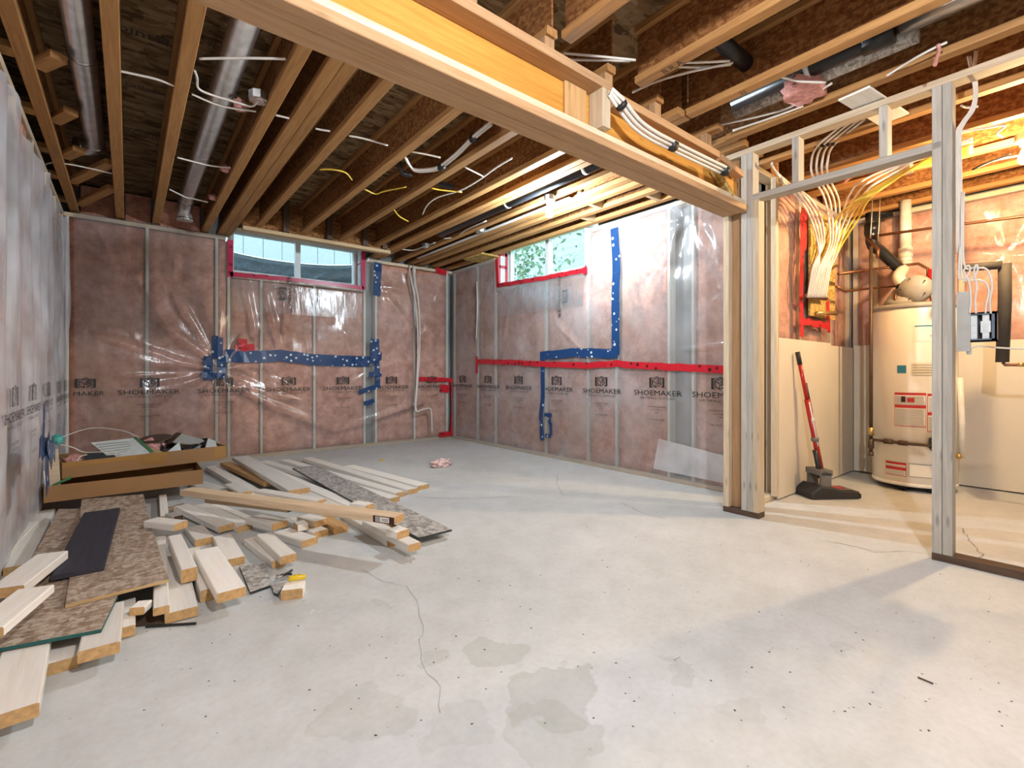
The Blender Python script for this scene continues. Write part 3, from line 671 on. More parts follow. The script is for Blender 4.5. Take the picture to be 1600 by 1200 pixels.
def strip(name, wall, pts, w, mat, d=.018, jag=.004, parent=None, label=None, flat=False):
    """tape pressed on the sheet along a run of (along, height) points"""
    P = []
    for (a, z), (b, y) in zip(pts, pts[1:]):
        k = max(1, int(math.hypot(b-a, y-z)/.05)); P += [(a+(b-a)*i/k, z+(y-z)*i/k) for i in range(k)]
    P.append(pts[-1]); V, Fc = [], []; nm = Vector(NRM[wall])
    for i, (a, z) in enumerate(P):
        q = P[min(i+1, len(P)-1)]; o_ = P[max(i-1, 0)]; l = math.hypot(q[0]-o_[0], q[1]-o_[1]) or 1
        sx, sz = -(q[1]-o_[1])/l*w/2, (q[0]-o_[0])/l*w/2; j = random.uniform(-jag, jag)
        f_ = DISP[SHEETS[wall].name]; d1 = f_(a+sx, z+sz)+d-.014; d2 = f_(a-sx, z-sz)+d-.014; dm_ = f_(a, z)+d-.014; d1 = max(d1, (d1+dm_)/2); d2 = max(d2, (d2+dm_)/2)
        if flat: d1 = d2 = d+.006*noise.noise(Vector((a*20, z*20, 1)))
        for t in (0, .002):
            V += [on(wall, a+sx, z+sz+j, d1+t), on(wall, a-sx, z-sz+j, d2+t)]
        if i:
            b0, b1 = 4*i-4, 4*i
            Fc += [(b0+2, b0+3, b1+3, b1+2), (b0, b1, b1+1, b0+1), (b0, b0+2, b1+2, b1), (b0+1, b1+1, b1+3, b0+3)]
    o = obj(name, mesh(name, V, Fc, mat), parent or SHEETS[wall])
    if label: o['label'] = label
    return o
def bz(u, v): p = PX(u, v, y=YB-.02); return (p.x, p.z)
def rz_(u, v): p = PX(u, v, x=XR-.02); return (p.y, p.z)
def uz(u, v): p = PX(u, v, y=YU-.02); return (p.x, p.z)
T = lambda wall, f, pxs, w, mat, **k: strip('tape_strip', wall, [f(*p) for p in pxs], w, mat, **k)
# back wall tapes
T('back', bz, [(352,556),(400,557),(440,556),(490,562),(578,565)], .135, 'blue_tape')
T('back', bz, [(336,525),(336,560)], .055, 'blue_tape'); T('back', bz, [(344,527),(344,558)], .05, 'blue_tape', d=.022)
T('back', bz, [(325,556),(326,594)], .085, 'blue_tape', d=.022); T('back', bz, [(346,556),(346,592)], .08, 'blue_tape', d=.026); T('back', bz, [(314,586),(350,588)], .06, 'blue_tape', d=.03)
T('back', bz, [(591,410),(589,462)], .105, 'blue_tape'); T('back', bz, [(586,530),(586,568)], .12, 'blue_tape', d=.022); T('back', bz, [(589,566),(590,606)], .07, 'blue_tape', d=.026)
T('back', bz, [(576,585),(596,585)], .06, 'blue_tape', d=.03); T('back', bz, [(561,613),(594,602)], .06, 'blue_tape', d=.03); T('back', bz, [(569,631),(585,626)], .065, 'blue_tape'); T('back', bz, [(582,556),(596,557)], .1, 'blue_tape', d=.03)
T('back', bz, [(368,543),(398,543)], .08, 'red_tape'); T('back', bz, [(379,530),(379,545)], .09, 'red_tape', d=.022)
T('back', bz, [(360,428),(460,437),(569,450)], .05, 'pinkred_tape'); T('back', bz, [(360,374),(360,432)], .055, 'pinkred_tape', parent=WIN1); T('back', bz, [(568,390),(569,452)], .05, 'pinkred_tape', parent=WIN1)
T('back', bz, [(655,592),(710,594)], .06, 'red_tape'); T('back', bz, [(707,592),(709,640),(706,682)], .07, 'red_tape'); T('back', bz, [(688,606),(702,608)], .11, 'red_tape', d=.022); T('back', bz, [(686,680),(710,676)], .07, 'red_tape', d=.03)
T('back', bz, [(681,422),(698,426)], .08, 'red_tape')
# right wall tapes
T('right', rz_, [(960,357),(962,430),(961,500),(961,555)], .092, 'blue_tape'); T('right', rz_, [(844,556),(900,551),(965,553)], .095, 'blue_tape', d=.022); T('right', rz_, [(848,558),(848,620),(845,650),(847,688)], .062, 'blue_tape', d=.022)
for p, q in (((857,645),(860,664)), ((851,648),(862,648)), ((852,680),(861,682)), ((861,660),(861,680))): T('right', rz_, [p, q], .04, 'blue_tape', d=.026)
T('right', rz_, [(744,565),(800,566),(850,569),(920,571),(965,568),(1010,572),(1135,577)], .062, 'red_tape', d=.026); T('right', rz_, [(744,557),(744,584)], .05, 'red_tape')
T('right', rz_, [(777,446),(850,434),(914,422)], .05, 'red_tape'); T('right', rz_, [(775,404),(777,448)], .055, 'red_tape'); T('right', rz_, [(911,424),(917,422)], .08, 'red_tape', d=.026);
def jamb_tape(name, verts, mat, parent): obj(name, mesh(name, verts, [(0,1,2,3)], mat), parent)
for (y0, y1, z0, z1) in ((3.70,3.735,2.07,2.5), (3.81,3.85,2.07,2.5), (3.72,3.83,2.30,2.34), (3.70,3.84,2.46,2.54)):
    jamb_tape('tape_strip', [(y0,4.872,z0), (y1,4.872,z0), (y1,4.872,z1), (y0,4.872,z1)], 'red_tape', WIN2)
for (y0, y1, z0, z1) in ((6.14,6.165,2.07,2.5), (6.01,6.03,2.07,2.5), (6.02,6.15,2.36,2.38)):
    jamb_tape('tape_strip', [(2.343,y0,z0), (2.343,y1,z0), (2.343,y1,z1), (2.343,y0,z1)], 'pinkred_tape', WIN1)
# loose flap of sheeting at the corner, overlapping patch low on the right wall
def flap(name, pts, mat, parent):
    obj(name, mesh(name, pts, [tuple(range(len(pts)))], mat), parent)
flap('patch', [on('right', *rz_(1030,685), .030), on('right', *rz_(1134,712), .030), on('right', *rz_(1134,755), .032), on('right', *rz_(1022,732), .032)], 'poly_fold', SR)
flap('folded_flap', [PX(769,412,x=3.64), PX(764,455,x=3.60), PX(758,472,x=3.61), PX(762,440,x=3.66)], 'poly_fold', SR)
flap('patch', [on('back', *bz(362,436), .028), on('back', *bz(566,460), .028), on('back', *bz(560,498), .03), on('back', *bz(362,486), .03)], 'poly_warm', SB)
flap('patch', [on('right', *rz_(782,452), .028), on('right', *rz_(914,428), .028), on('right', *rz_(912,478), .03), on('right', *rz_(784,494), .03)], 'poly_warm', SR)
# crumpled blue tape on the loose sheet at the left
for k, (p, q, w) in enumerate((((47,640),(44,700),.07), ((34,702),(64,706),.09), ((44,705),(47,765),.12), ((44,690),(52,730),.10))):
    def lz(u, v): r = PX(u, v, x=-.37); return (r.y, r.z)
    strip('tape_strip', 'left', [lz(*p), lz(*q)], w, 'blue_tape', .14+.006*k, .02, flat=True)

# ------------------------------------------------------------------ ducts, pipes and cables overhead
def duct(pts, r, label, seams=()):
    d = empty('air_duct', pts[0], label, 'duct')
    tube('duct_pipe', pts, r, 'galvanized', d, 20, 1)
    for p, q in seams:
        p, q = Vector(p), Vector(q); tube('duct_seam', [p, q], r+.003, 'tin', d, 20, 1)
    return d
d1 = duct([(-.185,2.2,2.60),(-.185,4.55,2.60),(-.20,4.62,2.60),(-.235,4.665,2.60),(-.30,4.68,2.605)], .058, 'shiny round duct that bends between the blocked joists by the loose sheet', [((-.185,3.30,2.60),(-.185,3.315,2.60)), ((-.185,4.52,2.60),(-.185,4.54,2.60)), ((-.245,4.668,2.60),(-.258,4.672,2.60))])
d2 = duct([(.43,1.7,2.60),(.43,5.45,2.60),(.43,5.55,2.58),(.43,5.60,2.53),(.43,5.61,2.44)], .062, 'long straight round metal duct ending in an open elbow above the insulated wall', [((.43,2.30,2.60),(.43,2.32,2.60)), ((.43,4.2,2.60),(.43,4.215,2.60)), ((.43,5.40,2.60),(.43,5.42,2.60))])
tube('duct_collar', [(.43,5.61,2.452),(.43,5.61,2.436)], .068, 'tin', d2, 20, 1)
def pipe(name, pts, r, mat, label, cat='pipe', n=1, seg=14, fit=(), fitmat=None):
    e = empty(name, pts[0], label, cat); tube(name.split('_')[-1]+'_run', pts, r, mat, e, seg, n)
    for p, q in fit: tube('fitting', [p, q], r*1.22, fitmat or mat, e, seg, 1)
    return e
def straps(par, pts, r):
    for p in pts: tube('strap', [Vector(p)-Vector((0,.012,0)), Vector(p)+Vector((0,.012,0))], r, 'device_white', par, 14, 1)
p = pipe('drain_pipe', [(2.690,1.7,2.495),(2.690,4.6,2.495)], .045, 'black_pipe', 'black drain pipe strapped between joists above the bulb'); straps(p, [(2.690,2.45,2.495),(2.690,3.4,2.495)], .047)
p = pipe('drain_pipe', [(2.80,1.38,2.56),(2.80,.75,2.56),(2.795,.68,2.56)], .048, 'black_pipe', 'thick black drain pipe strapped between joists over the doorway', fit=[((2.80,.74,2.56),(2.80,.62,2.56))]); straps(p, [(2.80,.98,2.56)], .05)
pipe('drain_pipe', [PX(1120,60,z=2.60), PX(1175,108,z=2.60)], .04, 'black_pipe', 'short black pipe slanting between two joists near the top edge')
pipe('metal_duct', [(2.70,1.36,2.63),(2.70,.55,2.63)], .05, 'galvanized', 'dull metal pipe lying along a joist above the thick black drain pipe', 'duct')
p = empty('air_duct', (2.83,.3,2.60), 'bright round metal duct behind the pink insulation tuft', 'duct'); tube('duct_pipe', [(2.83,.60,2.60),(2.83,-.6,2.60)], .06, 'galvanized', p, 18, 1)
blob('insulation_tuft', PX(1255,150,z=2.47), (.13,.10,.06), 'pink_fluff', None, 3, .4, 3, 2); tag(bpy.data.objects['insulation_tuft'], 'pink insulation tuft stuffed beside the overhead metal duct', 'insulation')
for k, (u, v, s, lab) in enumerate(((375,172,.035,'pink insulation scrap hanging from the long duct by a cable'), (352,268,.03,'pink insulation scrap wedged between the long duct and a joist'), (333,312,.03,'pink insulation scrap beside the open duct elbow'))):
    o = blob('insulation_scrap', PX(u, v, z=2.48), (s, s, s*1.1), 'pink_fluff', None, 3, .6, 4, 5+k); tag(o, lab, 'insulation', 'insulation scraps overhead')
# octagon boxes
def octbox(u, v, z, label, s=1.):
    p = PX(u, v, z=z); e = empty('junction_box', p, label, 'junction box')
    lathe('metal_shell', [(.05*s,0), (.05*s,.045*s)], 'galvanized', e, p, 8, smooth=False); lathe('knockout_ring', [(.03*s,-.004), (.032*s,.0)], 'tin', e, p, 8, smooth=False)
    for a in (0, 2.2, 4.1): lathe('screw', [(.006*s,-.006), (.006*s,0)], 'brass', e, p+Vector((.038*s*math.cos(a), .038*s*math.sin(a), 0)), 6)
octbox(404,158,2.47,'round metal junction box on the joist next to the long duct'); octbox(666,387,2.47,'small metal junction box near the inside corner of the ceiling'); octbox(751,363,2.45,'tilted metal box hanging by the taped window jamb', 1.1); octbox(908,307,2.48,'small metal clip box beside the glowing bulb', .7)
def cable(pxs, r, mat, label, z=2.47, group=None, plane='z', n=6, cat='cable'):
    pts = []
    for q in pxs:
        u, v = q[0], q[1]; k = q[2] if len(q) > 2 else z
        pts.append(PX(u, v, **{plane: k}))
    o = tube('electrical_cable', pts, r, mat, None, 6, n); return tag(o, label, cat, group)
CB = [
 ([(187,111),(215,117),(245,124),(272,134)], 'cable_white', 'white cable sagging between the two joists beside the first duct'),
 ([(304,110),(308,122),(310,138),(330,148),(370,160),(393,166),(403,158)], 'cable_white', 'white cable looping down to the round junction box'),
 ([(300,147),(330,160),(358,168),(400,174)], 'cable_white', 'white cable passing under the long duct'),
 ([(312,92),(350,91),(400,91),(446,92)], 'cable_white', 'straight white cable crossing the long duct near the top'),
 ([(277,246),(300,252),(330,259),(360,262)], 'cable_white', 'white cable crossing the lower part of the long duct'),
 ([(265,296),(290,308),(300,310),(325,316)], 'cable_white', 'white cable reaching the elbow of the long duct'),
 ([(68,258),(80,254),(110,257),(140,263),(175,271)], 'cable_white', 'thin white cable under the bent duct'),
 ([(431,180),(440,182),(452,185)], 'cable_white', 'short white cable end beside the double joist'),
 ([(493,201),(503,203),(516,205)], 'cable_white', 'short white cable between the double joist and the next one'),
 ([(545,212),(570,217),(606,227)], 'cable_white', 'white cable stub beside the printed subfloor strip'),
 ([(500,265),(520,265),(540,270),(550,281)], 'cable_yellow', 'yellow cable end curling below the printed subfloor strip'),
 ([(570,296),(587,303),(600,299),(634,292)], 'cable_yellow', 'bent yellowish cable under the third long joist'),
 ([(674,294),(690,297),(722,300)], 'cable_yellow', 'bright yellow cable stub by the black bracket'),
 ([(643,237),(665,241),(688,246)], 'cable_white', 'white cable stub above the grey cable pair'),
 ([(726,261),(740,268),(756,276)], 'cable_white', 'white cable stub near the loop on the fourth joist'),
 ([(660,335),(668,320),(685,308),(720,297),(750,280),(775,262),(800,247)], 'cable_white', 'long white cable draped across two joists toward the beam'),
 ([(615,327),(624,338),(638,346)], 'cable_yellow', 'short yellowish cable hanging above the wide window'),
 ([(625,389),(645,391),(660,386),(680,379)], 'cable_white', 'white cable through the small box at the inside corner'),
 ([(693,373),(712,370),(730,358),(760,345)], 'cable_white', 'white cable drooping along the joist near the tilted box'),
]
for pxs, m, lab in CB: cable(pxs, .006, m, lab)
def looped(pxs, ties, lab1, z):
    for k, s in enumerate((-.011, .011)):
        pts = [PX(u, v, z=zz)+Vector((s, s, 0)) for u, v, zz in pxs]
        tag(tube('electrical_cable', pts, .010, 'cable_white', None, 8, 6), lab1 % ('one' if k == 0 else 'other'), 'cable', 'grey cable pair under the joists')
    for u, v, zz in ties:
        a, b = PX(u-2.2, v+2, z=zz), PX(u+2.2, v-2, z=zz)
        tag(tube('cable_tie', [a, b], .027, 'black_rubber', None, 12, 1), 'black tie round the grey cable pair at %s' % ('its loop' if u < 700 else 'its upper run'), 'cable tie')
looped([(633,245,2.50),(640,258,2.49),(650,266,2.48),(675,265,2.48),(690,260,2.48),(715,240,2.50),(740,215,2.52),(768,192,2.54)], [(690,260,2.48),(740,216,2.52)], 'pale cable of a tied pair looping from the third long joist, %s of two', 2.5)
# cable pair near the tilted box along a joist
for k in (0, 1):
    pts = [Vector((2.975+.022*k, y, 2.47)) for y in (5.7, 4.9, 4.2, 3.5, 2.9)]
    tag(tube('electrical_cable', pts, .008, 'cable_white', None, 6, 2), 'pale cable running straight along a joist past the tilted box, %s of two' % ('inner' if k else 'outer'), 'cable', 'cables along the corner joists')
# black bent bracket and black plate
o = tube('pipe_elbow', [PX(623,252,z=2.55), PX(626,266,z=2.49), PX(632,272,z=2.47), PX(643,273,z=2.47)], .018, 'black_pipe', None, 12, 4); tag(o, 'small black elbow fitting hanging by the looped cable pair', 'pipe fitting')
o = bar('bracket', PX(685,287,z=2.52), PX(709,293,z=2.50), .05, .03, 'black_pipe'); tag(o, 'black plastic bracket fixed between two joists', 'bracket')
# cables on the camera side of the beam
CC = [
 ([(880,83,2.52),(925,87,2.50),(993,94,2.50)], 'white cable crossing above the beam block near the top edge'),
 ([(880,93,2.53),(930,94,2.52),(985,95,2.51)], 'thin white cable just below the one over the beam block'),
 ([(1058,98,2.50),(1100,97,2.50),(1140,95,2.52)], 'white cable behind the lettered joist'),
 ([(988,144,2.50),(1030,126,2.50),(1080,112,2.50),(1145,98,2.53)], 'long white cable slanting from the beam to the black pipe'),
 ([(1050,104,2.51),(1095,105,2.52),(1142,101,2.54)], 'thin white cable under the one behind the lettered joist'),
 ([(1100,200,2.50),(1150,190,2.49),(1220,173,2.49),(1262,153,2.48),(1300,130,2.48)], 'grey white cable strung beside the rough metal duct'),
 ([(1145,204,2.48),(1200,186,2.48),(1255,166,2.47)], 'second pale cable strapped below the rough duct'),
 ([(1221,120,2.48),(1250,127,2.47),(1290,129,2.47)], 'thin white cable across the pink tuft'),
 ([(1380,122,2.47),(1420,97,2.46),(1450,80,2.46),(1480,66,2.47)], 'pale cable running up toward the utility ceiling'),
]
for pxs, lab in CC: cable(pxs, .006, 'cable_white', lab)
o = pipe('lagged_duct', [(2.90,1.42,2.56),(2.90,.55,2.56)], .05, 'osb_grey', 'rough grey wrapped pipe beside the doorway joist', 'duct')
# bundle of three cables down the face of the beam
for k in range(3):
    pts = [Vector((q.x, 1.435-.018*k*(.4+.6*(i > 0)), q.z+.010*k)) for i, q in enumerate([PX(u, v, y=1.45) for u, v in ((948,150),(962,172),(985,200),(1010,218),(1042,234),(1080,252),(1128,274))])]
    tag(tube('electrical_cable', pts, .009, 'cable_white', None, 8, 5), 'white cable in the tied bundle along the orange beam, %s of three' % ('lowest', 'middle', 'uppermost')[k], 'cable', 'cable bundle on the beam')
for (u, v, du, dv, w) in ((962,172,12,15,'upper end'), (1042,234,18,9,'middle'), (1124,272,18,9,'end by the door post')):
    a, b = PX(u-du*.16, v-dv*.16, y=1.45), PX(u+du*.16, v+dv*.16, y=1.45); a, b = (Vector((q.x, 1.417, q.z+.010)) for q in (a, b))
    tag(tube('cable_tie', [a, b], .029, 'black_rubber', None, 14, 1), 'black tie at the %s of the bundle along the beam' % w, 'cable tie')
# two white cables hanging in front of the back wall
for k, (lab, off) in enumerate((('white cable hanging in front of the back wall, the one nearer the wide window', 0), ('white cable hanging in front of the back wall, the one nearer the corner', .055))):
    pts = [Vector((PX(640,420,y=5.98).x+off,5.985,2.435)), PX(641,430,y=5.9)+Vector((off,0,0)), PX(643,440,y=5.88)+Vector((off,0,0)), PX(650,480,y=5.9)+Vector((off*.8,0,0)), PX(653,540,y=5.9)+Vector((off*.5,0,0)), PX(651,600,y=5.9)+Vector((off*.2,0,0)), PX(649,640,y=5.88)+Vector((off*.2,0,0)), PX(660,640,y=5.86), PX(671,638,y=5.86+.02*k), PX(674,645,y=5.86+.02*k), PX(675,676,y=5.88+.02*k)]
    tag(tube('electrical_cable', pts, .010, 'cable_white', None, 8, 5), lab, 'cable', 'hanging cables by the corner')
# thin strips and cable behind the flap
tag(tube('electrical_cable', [PX(745,440,x=3.66), PX(746,480,x=3.66), PX(744,530,x=3.66)], .007, 'cable_white', None, 6, 4), 'thin pale cable hanging at the corner by the folded flap', 'cable')

# ------------------------------------------------------------------ utility room
DZ = 1.215
s1 = box('drywall_sheet', (3.775,1.520,.012), (4.86,1.533,DZ), 'drywall'); tag(s1, 'cream drywall sheet behind the red sweeper', 'drywall', 'low drywall sheets')
s1 = box('drywall_sheet', (4.865,1.522,.012), (5.47,1.534,DZ-.02), 'drywall'); tag(s1, 'narrow drywall sheet in the utility corner left of the heater', 'drywall', 'low drywall sheets')
s1 = box('drywall_sheet', (5.455,-1.2,.012), (5.468,1.515,DZ), 'drywall'); tag(s1, 'wide cream drywall sheet behind the water heater', 'drywall', 'low drywall sheets')
# water heater
HC = Vector((5.12, 1.0, 0)); HR = .275
wh = empty('water_heater', HC, 'tall white cylindrical water heater standing by the utility wall', 'water heater')
lathe('tank', [(HR-.012,.045), (HR,.06), (HR,1.47), (HR-.01,1.485)], 'heater_white', wh, HC, 56)
lathe('bottom_ring', [(HR+.003,.045), (HR+.003,.072)], 'label_white', wh, HC, 56)
lathe('top_cap', [(HR+.004,1.47), (HR+.004,1.50), (HR-.02,1.515), (.02,1.52)], 'heater_grey', wh, HC, 48)
for a in (3.0, 3.9, 5.5, 1.2): lathe('foot', [(.03,0), (.03,.05)], 'dark_plastic', wh, HC+Vector((.2*math.cos(a), .2*math.sin(a), 0)), 10)
lathe('vent_hood', [(.15,1.515), (.13,1.56), (.085,1.63), (.07,1.66)], 'heater_grey', wh, HC+Vector((-.02,.06,0)), 24)
lathe('blower', [(.02,-.06), (.105,-.055), (.115,0), (.105,.055), (.02,.06)], 'heater_grey', wh, HC+Vector((-.08,-.03,1.64)), 28, rot=Matrix.Rotation(math.pi/2, 4, 'X') @ Matrix.Rotation(.0, 4, 'Y') @ Matrix.Rotation(0, 4, 'Z') if False else Matrix.Rotation(math.pi/2, 4, 'Y'))
for a in range(5): lathe('blower_screw', [(.006,0), (.006,.006)], 'dark_plastic', wh, HC+Vector((-.145, -.03+.085*math.cos(a*1.256), 1.64+.085*math.sin(a*1.256))), 6, rot=Matrix.Rotation(-math.pi/2, 4, 'Y'))
def cyl_at(u, v):
    d = ray(u, v); a = d.x*d.x+d.y*d.y; b = -2*(d.x*HC.x+d.y*HC.y); c = HC.x**2+HC.y**2-HR*HR
    q = b*b-4*a*c
    t = (-b-math.sqrt(max(0, q)))/(2*a); x, y = d.x*t, d.y*t
    return math.atan2(y-HC.y, x-HC.x) % (2*math.pi), H+d.z*t
def patch(name, a0, a1, z0, z1, mat, par, off=.0015):
    n = max(1, int(abs(a1-a0)/.06)); V, Fc = [], []
    for i in range(n+1):
        a = a0+(a1-a0)*i/n
        for z in (z0, z1): V.append((HC.x+(HR+off)*math.cos(a), HC.y+(HR+off)*math.sin(a), z))
        if i: Fc.append((2*i-2, 2*i, 2*i+1, 2*i-1))
    return obj(name, mesh(name, V, Fc, mat), par)
def cyl_text(s, size, a, z, mat, par, off=.003):
    me = textmesh(s, size, 1.1, mat).copy()
    for v in me.vertices:
        x, y, _ = v.co; an = a+x/(HR+off); v.co = (HC.x+(HR+off)*math.cos(an), HC.y+(HR+off)*math.sin(an), z+y)
    return obj('printed_text', me, par)
def PP(u0, v0, u1, v1):
    a0, z1 = cyl_at(u0, v0); a1, z0 = cyl_at(u1, v1); return a0, a1, z0, z1
a0, a1, z0, z1 = PP(1428,508,1484,533); l = patch('maker_label', a0, a1, z0, z1, 'label_white', wh); l['label'] = 'white maker label with a blue and red arc'
patch('arc_stripe', a0+.02, (a0+a1)/2, z1-.014, z1-.004, 'label_blue', l, .003); patch('arc_stripe', (a0+a1)/2, a1, z1-.02, z1-.006, 'label_red', l, .003)
cyl_text('POWER', .022, (a0+a1)/2+.12, (z0+z1)/2, 'blue_ink', l); cyl_text('DIRECT VENT', .018, (a0+a1)/2+.12, (z0+z1)/2-.028, 'blue_ink', l)
a0, a1, z0, z1 = PP(1402,571,1416,583); patch('energy_label', a0, a1, z0, z1, 'label_blue', wh)
a0, a1, z0, z1 = PP(1423,567,1472,586); l = patch('rating_plate', a0, a1, z0, z1, 'label_cream', wh)
for k in range(5): patch('text_line', a0+.03, a1-.05, z1-.02-.02*k, z1-.016-.02*k, 'label_text', l, .003)
def warn(u0, v0, u1, v1, bands, rows):
    a0, a1, z0, z1 = PP(u0, v0, u1, v1); l = patch('warning_label', a0, a1, z0, z1, 'label_red', wh); l['label'] = 'white warning label with red borders'
    e = .012; ys = [1.0]+list(bands)+[0.0]
    for t0, t1 in zip(ys, ys[1:]):
        q1 = z0+(z1-z0)*t0-.006; q0 = z0+(z1-z0)*t1+.006
        patch('label_field', a0+e, a1-e, q0, q1-.014, 'label_white', l, .0025)
        n = int((q1-.018-q0)/.011)
        for k in range(n):
            zz = q0+.006+.011*k
            if rows: patch('text_line', a0+e+.015, a1-e-.02-.03*random.random(), zz, zz+.004, 'label_text', l, .0035)
    return l, a0, a1, z0, z1
l, a0, a1, z0, z1 = warn(1398,613,1447,668, (.62,), True)
patch('hazard_mark', a0+.16, a0+.26, z1-.075, z1-.03, 'ink_tape', l, .0045); patch('hazard_mark', a0+.30, a0+.46, z1-.075, z1-.04, 'label_red', l, .0045)
warn(1449,615,1490,675, (.5,), True); warn(1384,719,1416,745, (.6,), True)
a0, a1, z0, z1 = PP(1420,724,1475,748); pn = patch('access_panel', a0, a1, z0, z1, 'heater_white', wh, .006)
for q0, q1, y0, y1 in ((a0,a1,z1-.004,z1), (a0,a1,z0,z0+.004), (a0,a0+.012,z0,z1)): patch('panel_edge', q0, q1, y0, y1, 'grey_plastic', pn, .0075)
# gas line and valve
def hp(u, v, d=.07):
    a, z = cyl_at(u, v); return Vector((HC.x+(HR+d)*math.cos(a), HC.y+(HR+d)*math.sin(a), z))
gx = hp(1371,600,.05)
g = empty('gas_pipe', (gx.x,gx.y,.3), 'dark steel gas pipe dropping down the front of the water heater', 'pipe')
zz = lambda v: H+(HZ-v)/FP*(gx.x*FW[0]+gx.y*FW[1])
tube('pipe_drop', [(gx.x,gx.y,zz(385)), (gx.x,gx.y,zz(712))], .0135, 'steel_pipe', g, 12, 1)
for v0, v1, r, m in ((668,680,.022,'brass'), (686,700,.022,'steel_pipe'), (706,712,.02,'steel_pipe')): tube('fitting', [(gx.x,gx.y,zz(v0)), (gx.x,gx.y,zz(v1))], r, m, g, 10, 1)
gv = hp(1452,695,.05); t0 = Vector((gx.x,gx.y,gv.z))
tube('pipe_branch', [t0, t0.lerp(gv, .5)+Vector((-.04,-.02,0)), gv], .012, 'steel_pipe', g, 12, 4)
for f in (.28, .52): q = t0.lerp(gv, f)+Vector((-.03,-.015,0)); tube('fitting', [q-Vector((.0,.03,0)), q+Vector((0,.03,0))], .02, 'steel_pipe', g, 10, 1)
v_ = lathe('gas_valve', [(.03,-.05), (.04,-.03), (.04,.04), (.025,.05)], 'dark_plastic', wh, hp(1458,693,.03), 14); lathe('dial', [(.022,0), (.02,.02)], 'grey_plastic', v_, hp(1458,690,.07), 12, rot=Matrix.Rotation(-math.pi/2, 4, 'Y'))
# vent and drain piping above the heater
vp = empty('vent_pipe', HC+Vector((-.05,.05,1.66)), 'white plastic vent pipe rising from the water heater to the ceiling', 'pipe')
VX, VY = HC.x-.02, HC.y+.06
q1 = PX(1415,300,y=VY+.06); q2 = PX(1415,400,y=VY+.06)
tube('vent_stack', [(q1.x,q1.y,2.50), (q1.x,q1.y,q2.z)], .043, 'white_pvc', vp, 20, 1)
tube('coupling', [(q1.x,q1.y,PX(1415,388,y=VY+.06).z), (q1.x,q1.y,PX(1415,403,y=VY+.06).z)], .053, 'white_pvc', vp, 20, 1)
e1 = PX(1415,415,y=VY+.06); e2 = PX(1404,432,y=VY+.04)
tube('vent_elbow', [(q1.x,q1.y,q2.z), e1, (e2.x,e2.y,e2.z), (VX,VY,1.69), (VX,VY,1.655)], .045, 'white_pvc', vp, 18, 4)
lathe('rubber_collar', [(.052,1.67), (.055,1.69), (.052,1.705)], 'black_rubber', vp, (VX,VY,0), 20)
pipe('drain_pipe', [PX(1362,333,y=1.29), PX(1362,378,y=1.29), PX(1375,392,y=1.25), PX(1410,424,y=1.12)], .046, 'black_pipe', 'fat black pipe elbowing down behind the white vent', n=3, fit=[(PX(1362,350,y=1.29), PX(1362,366,y=1.29))])
o = bar('wall_cap', PX(1362,343,x=5.40), PX(1395,335,x=5.40), .05, .045, 'black_pipe'); tag(o, 'black rectangular cap plate above the fat elbow pipe', 'vent cap')
pipe('copper_pipe', [PX(1358,370,x=5.05), PX(1458,356,x=5.05), PX(1600,338,x=5.05), PX(1700,325,x=5.05)], .011, 'copper', 'long copper pipe running level past the white vent', seg=10)
pipe('copper_pipe', [PX(1355,371,x=5.04), PX(1372,390,x=4.98), PX(1371,402,x=4.96)], .013, 'copper', 'short brown pipe elbow joining the gas drop', seg=10)
pipe('copper_pipe', [PX(1310,428,y=1.38), PX(1355,422,y=1.30), PX(1400,416,y=1.17), PX(1435,412,y=1.0), PX(1450,420,y=.94), PX(1450,440,y=.93), (5.0,.86,1.52)], .012, 'copper', 'upper copper water line bending down to the heater top', seg=10, fit=[(PX(1320,427,y=1.37), PX(1326,426,y=1.36))])
pipe('copper_pipe', [PX(1307,448,y=1.40), PX(1320,455,y=1.38), PX(1365,450,y=1.28), PX(1402,447,y=1.13), (4.98,1.09,1.60), (4.98,1.09,1.515)], .011, 'copper', 'lower copper water line reaching the heater inlet', seg=10)
o = lathe('valve_handle', [(.025,-.05), (.03,0), (.025,.05)], 'red_gloss', None, PX(1456,430,y=.90), 12); tag(o, 'red valve handle on the copper line above the heater', 'valve')
o = tube('discharge_tube', [PX(1500,590,x=5.10), PX(1503,660,x=5.10), PX(1503,716,x=5.10)], .02, 'white_pvc', None, 14, 1); tag(o, 'white plastic discharge tube beside the door post', 'tube')
o = lathe('drain_valve', [(.016,-.02), (.024,0), (.016,.02)], 'brass', None, PX(1498,713,x=5.02), 10, rot=Matrix.Rotation(1.57, 4, 'Y')); tag(o, 'small brass drain valve beside the white discharge tube', 'valve')
# foam-lagged line at the right
pipe('insulated_pipe', [PX(1497,419,x=4.70), PX(1566,414,x=4.70)], .028, 'foam_sleeve', 'level pipe in grey foam behind the coiled cables')
f2 = pipe('insulated_pipe', [PX(1570,412,x=4.72), PX(1570,470,x=4.72), PX(1566,566,x=4.72)], .035, 'foam_sleeve', 'upright pipe in thick grey foam right of the switch box')
pipe('copper_pipe', [PX(1567,566,x=4.72), PX(1570,570,x=4.72), PX(1600,570,x=4.72), PX(1660,571,x=4.72)], .011, 'copper', 'copper stub leaving the bottom of the upright foam pipe', seg=10, fit=[(PX(1590,570,x=4.72), PX(1600,570,x=4.72))], fitmat='brass')
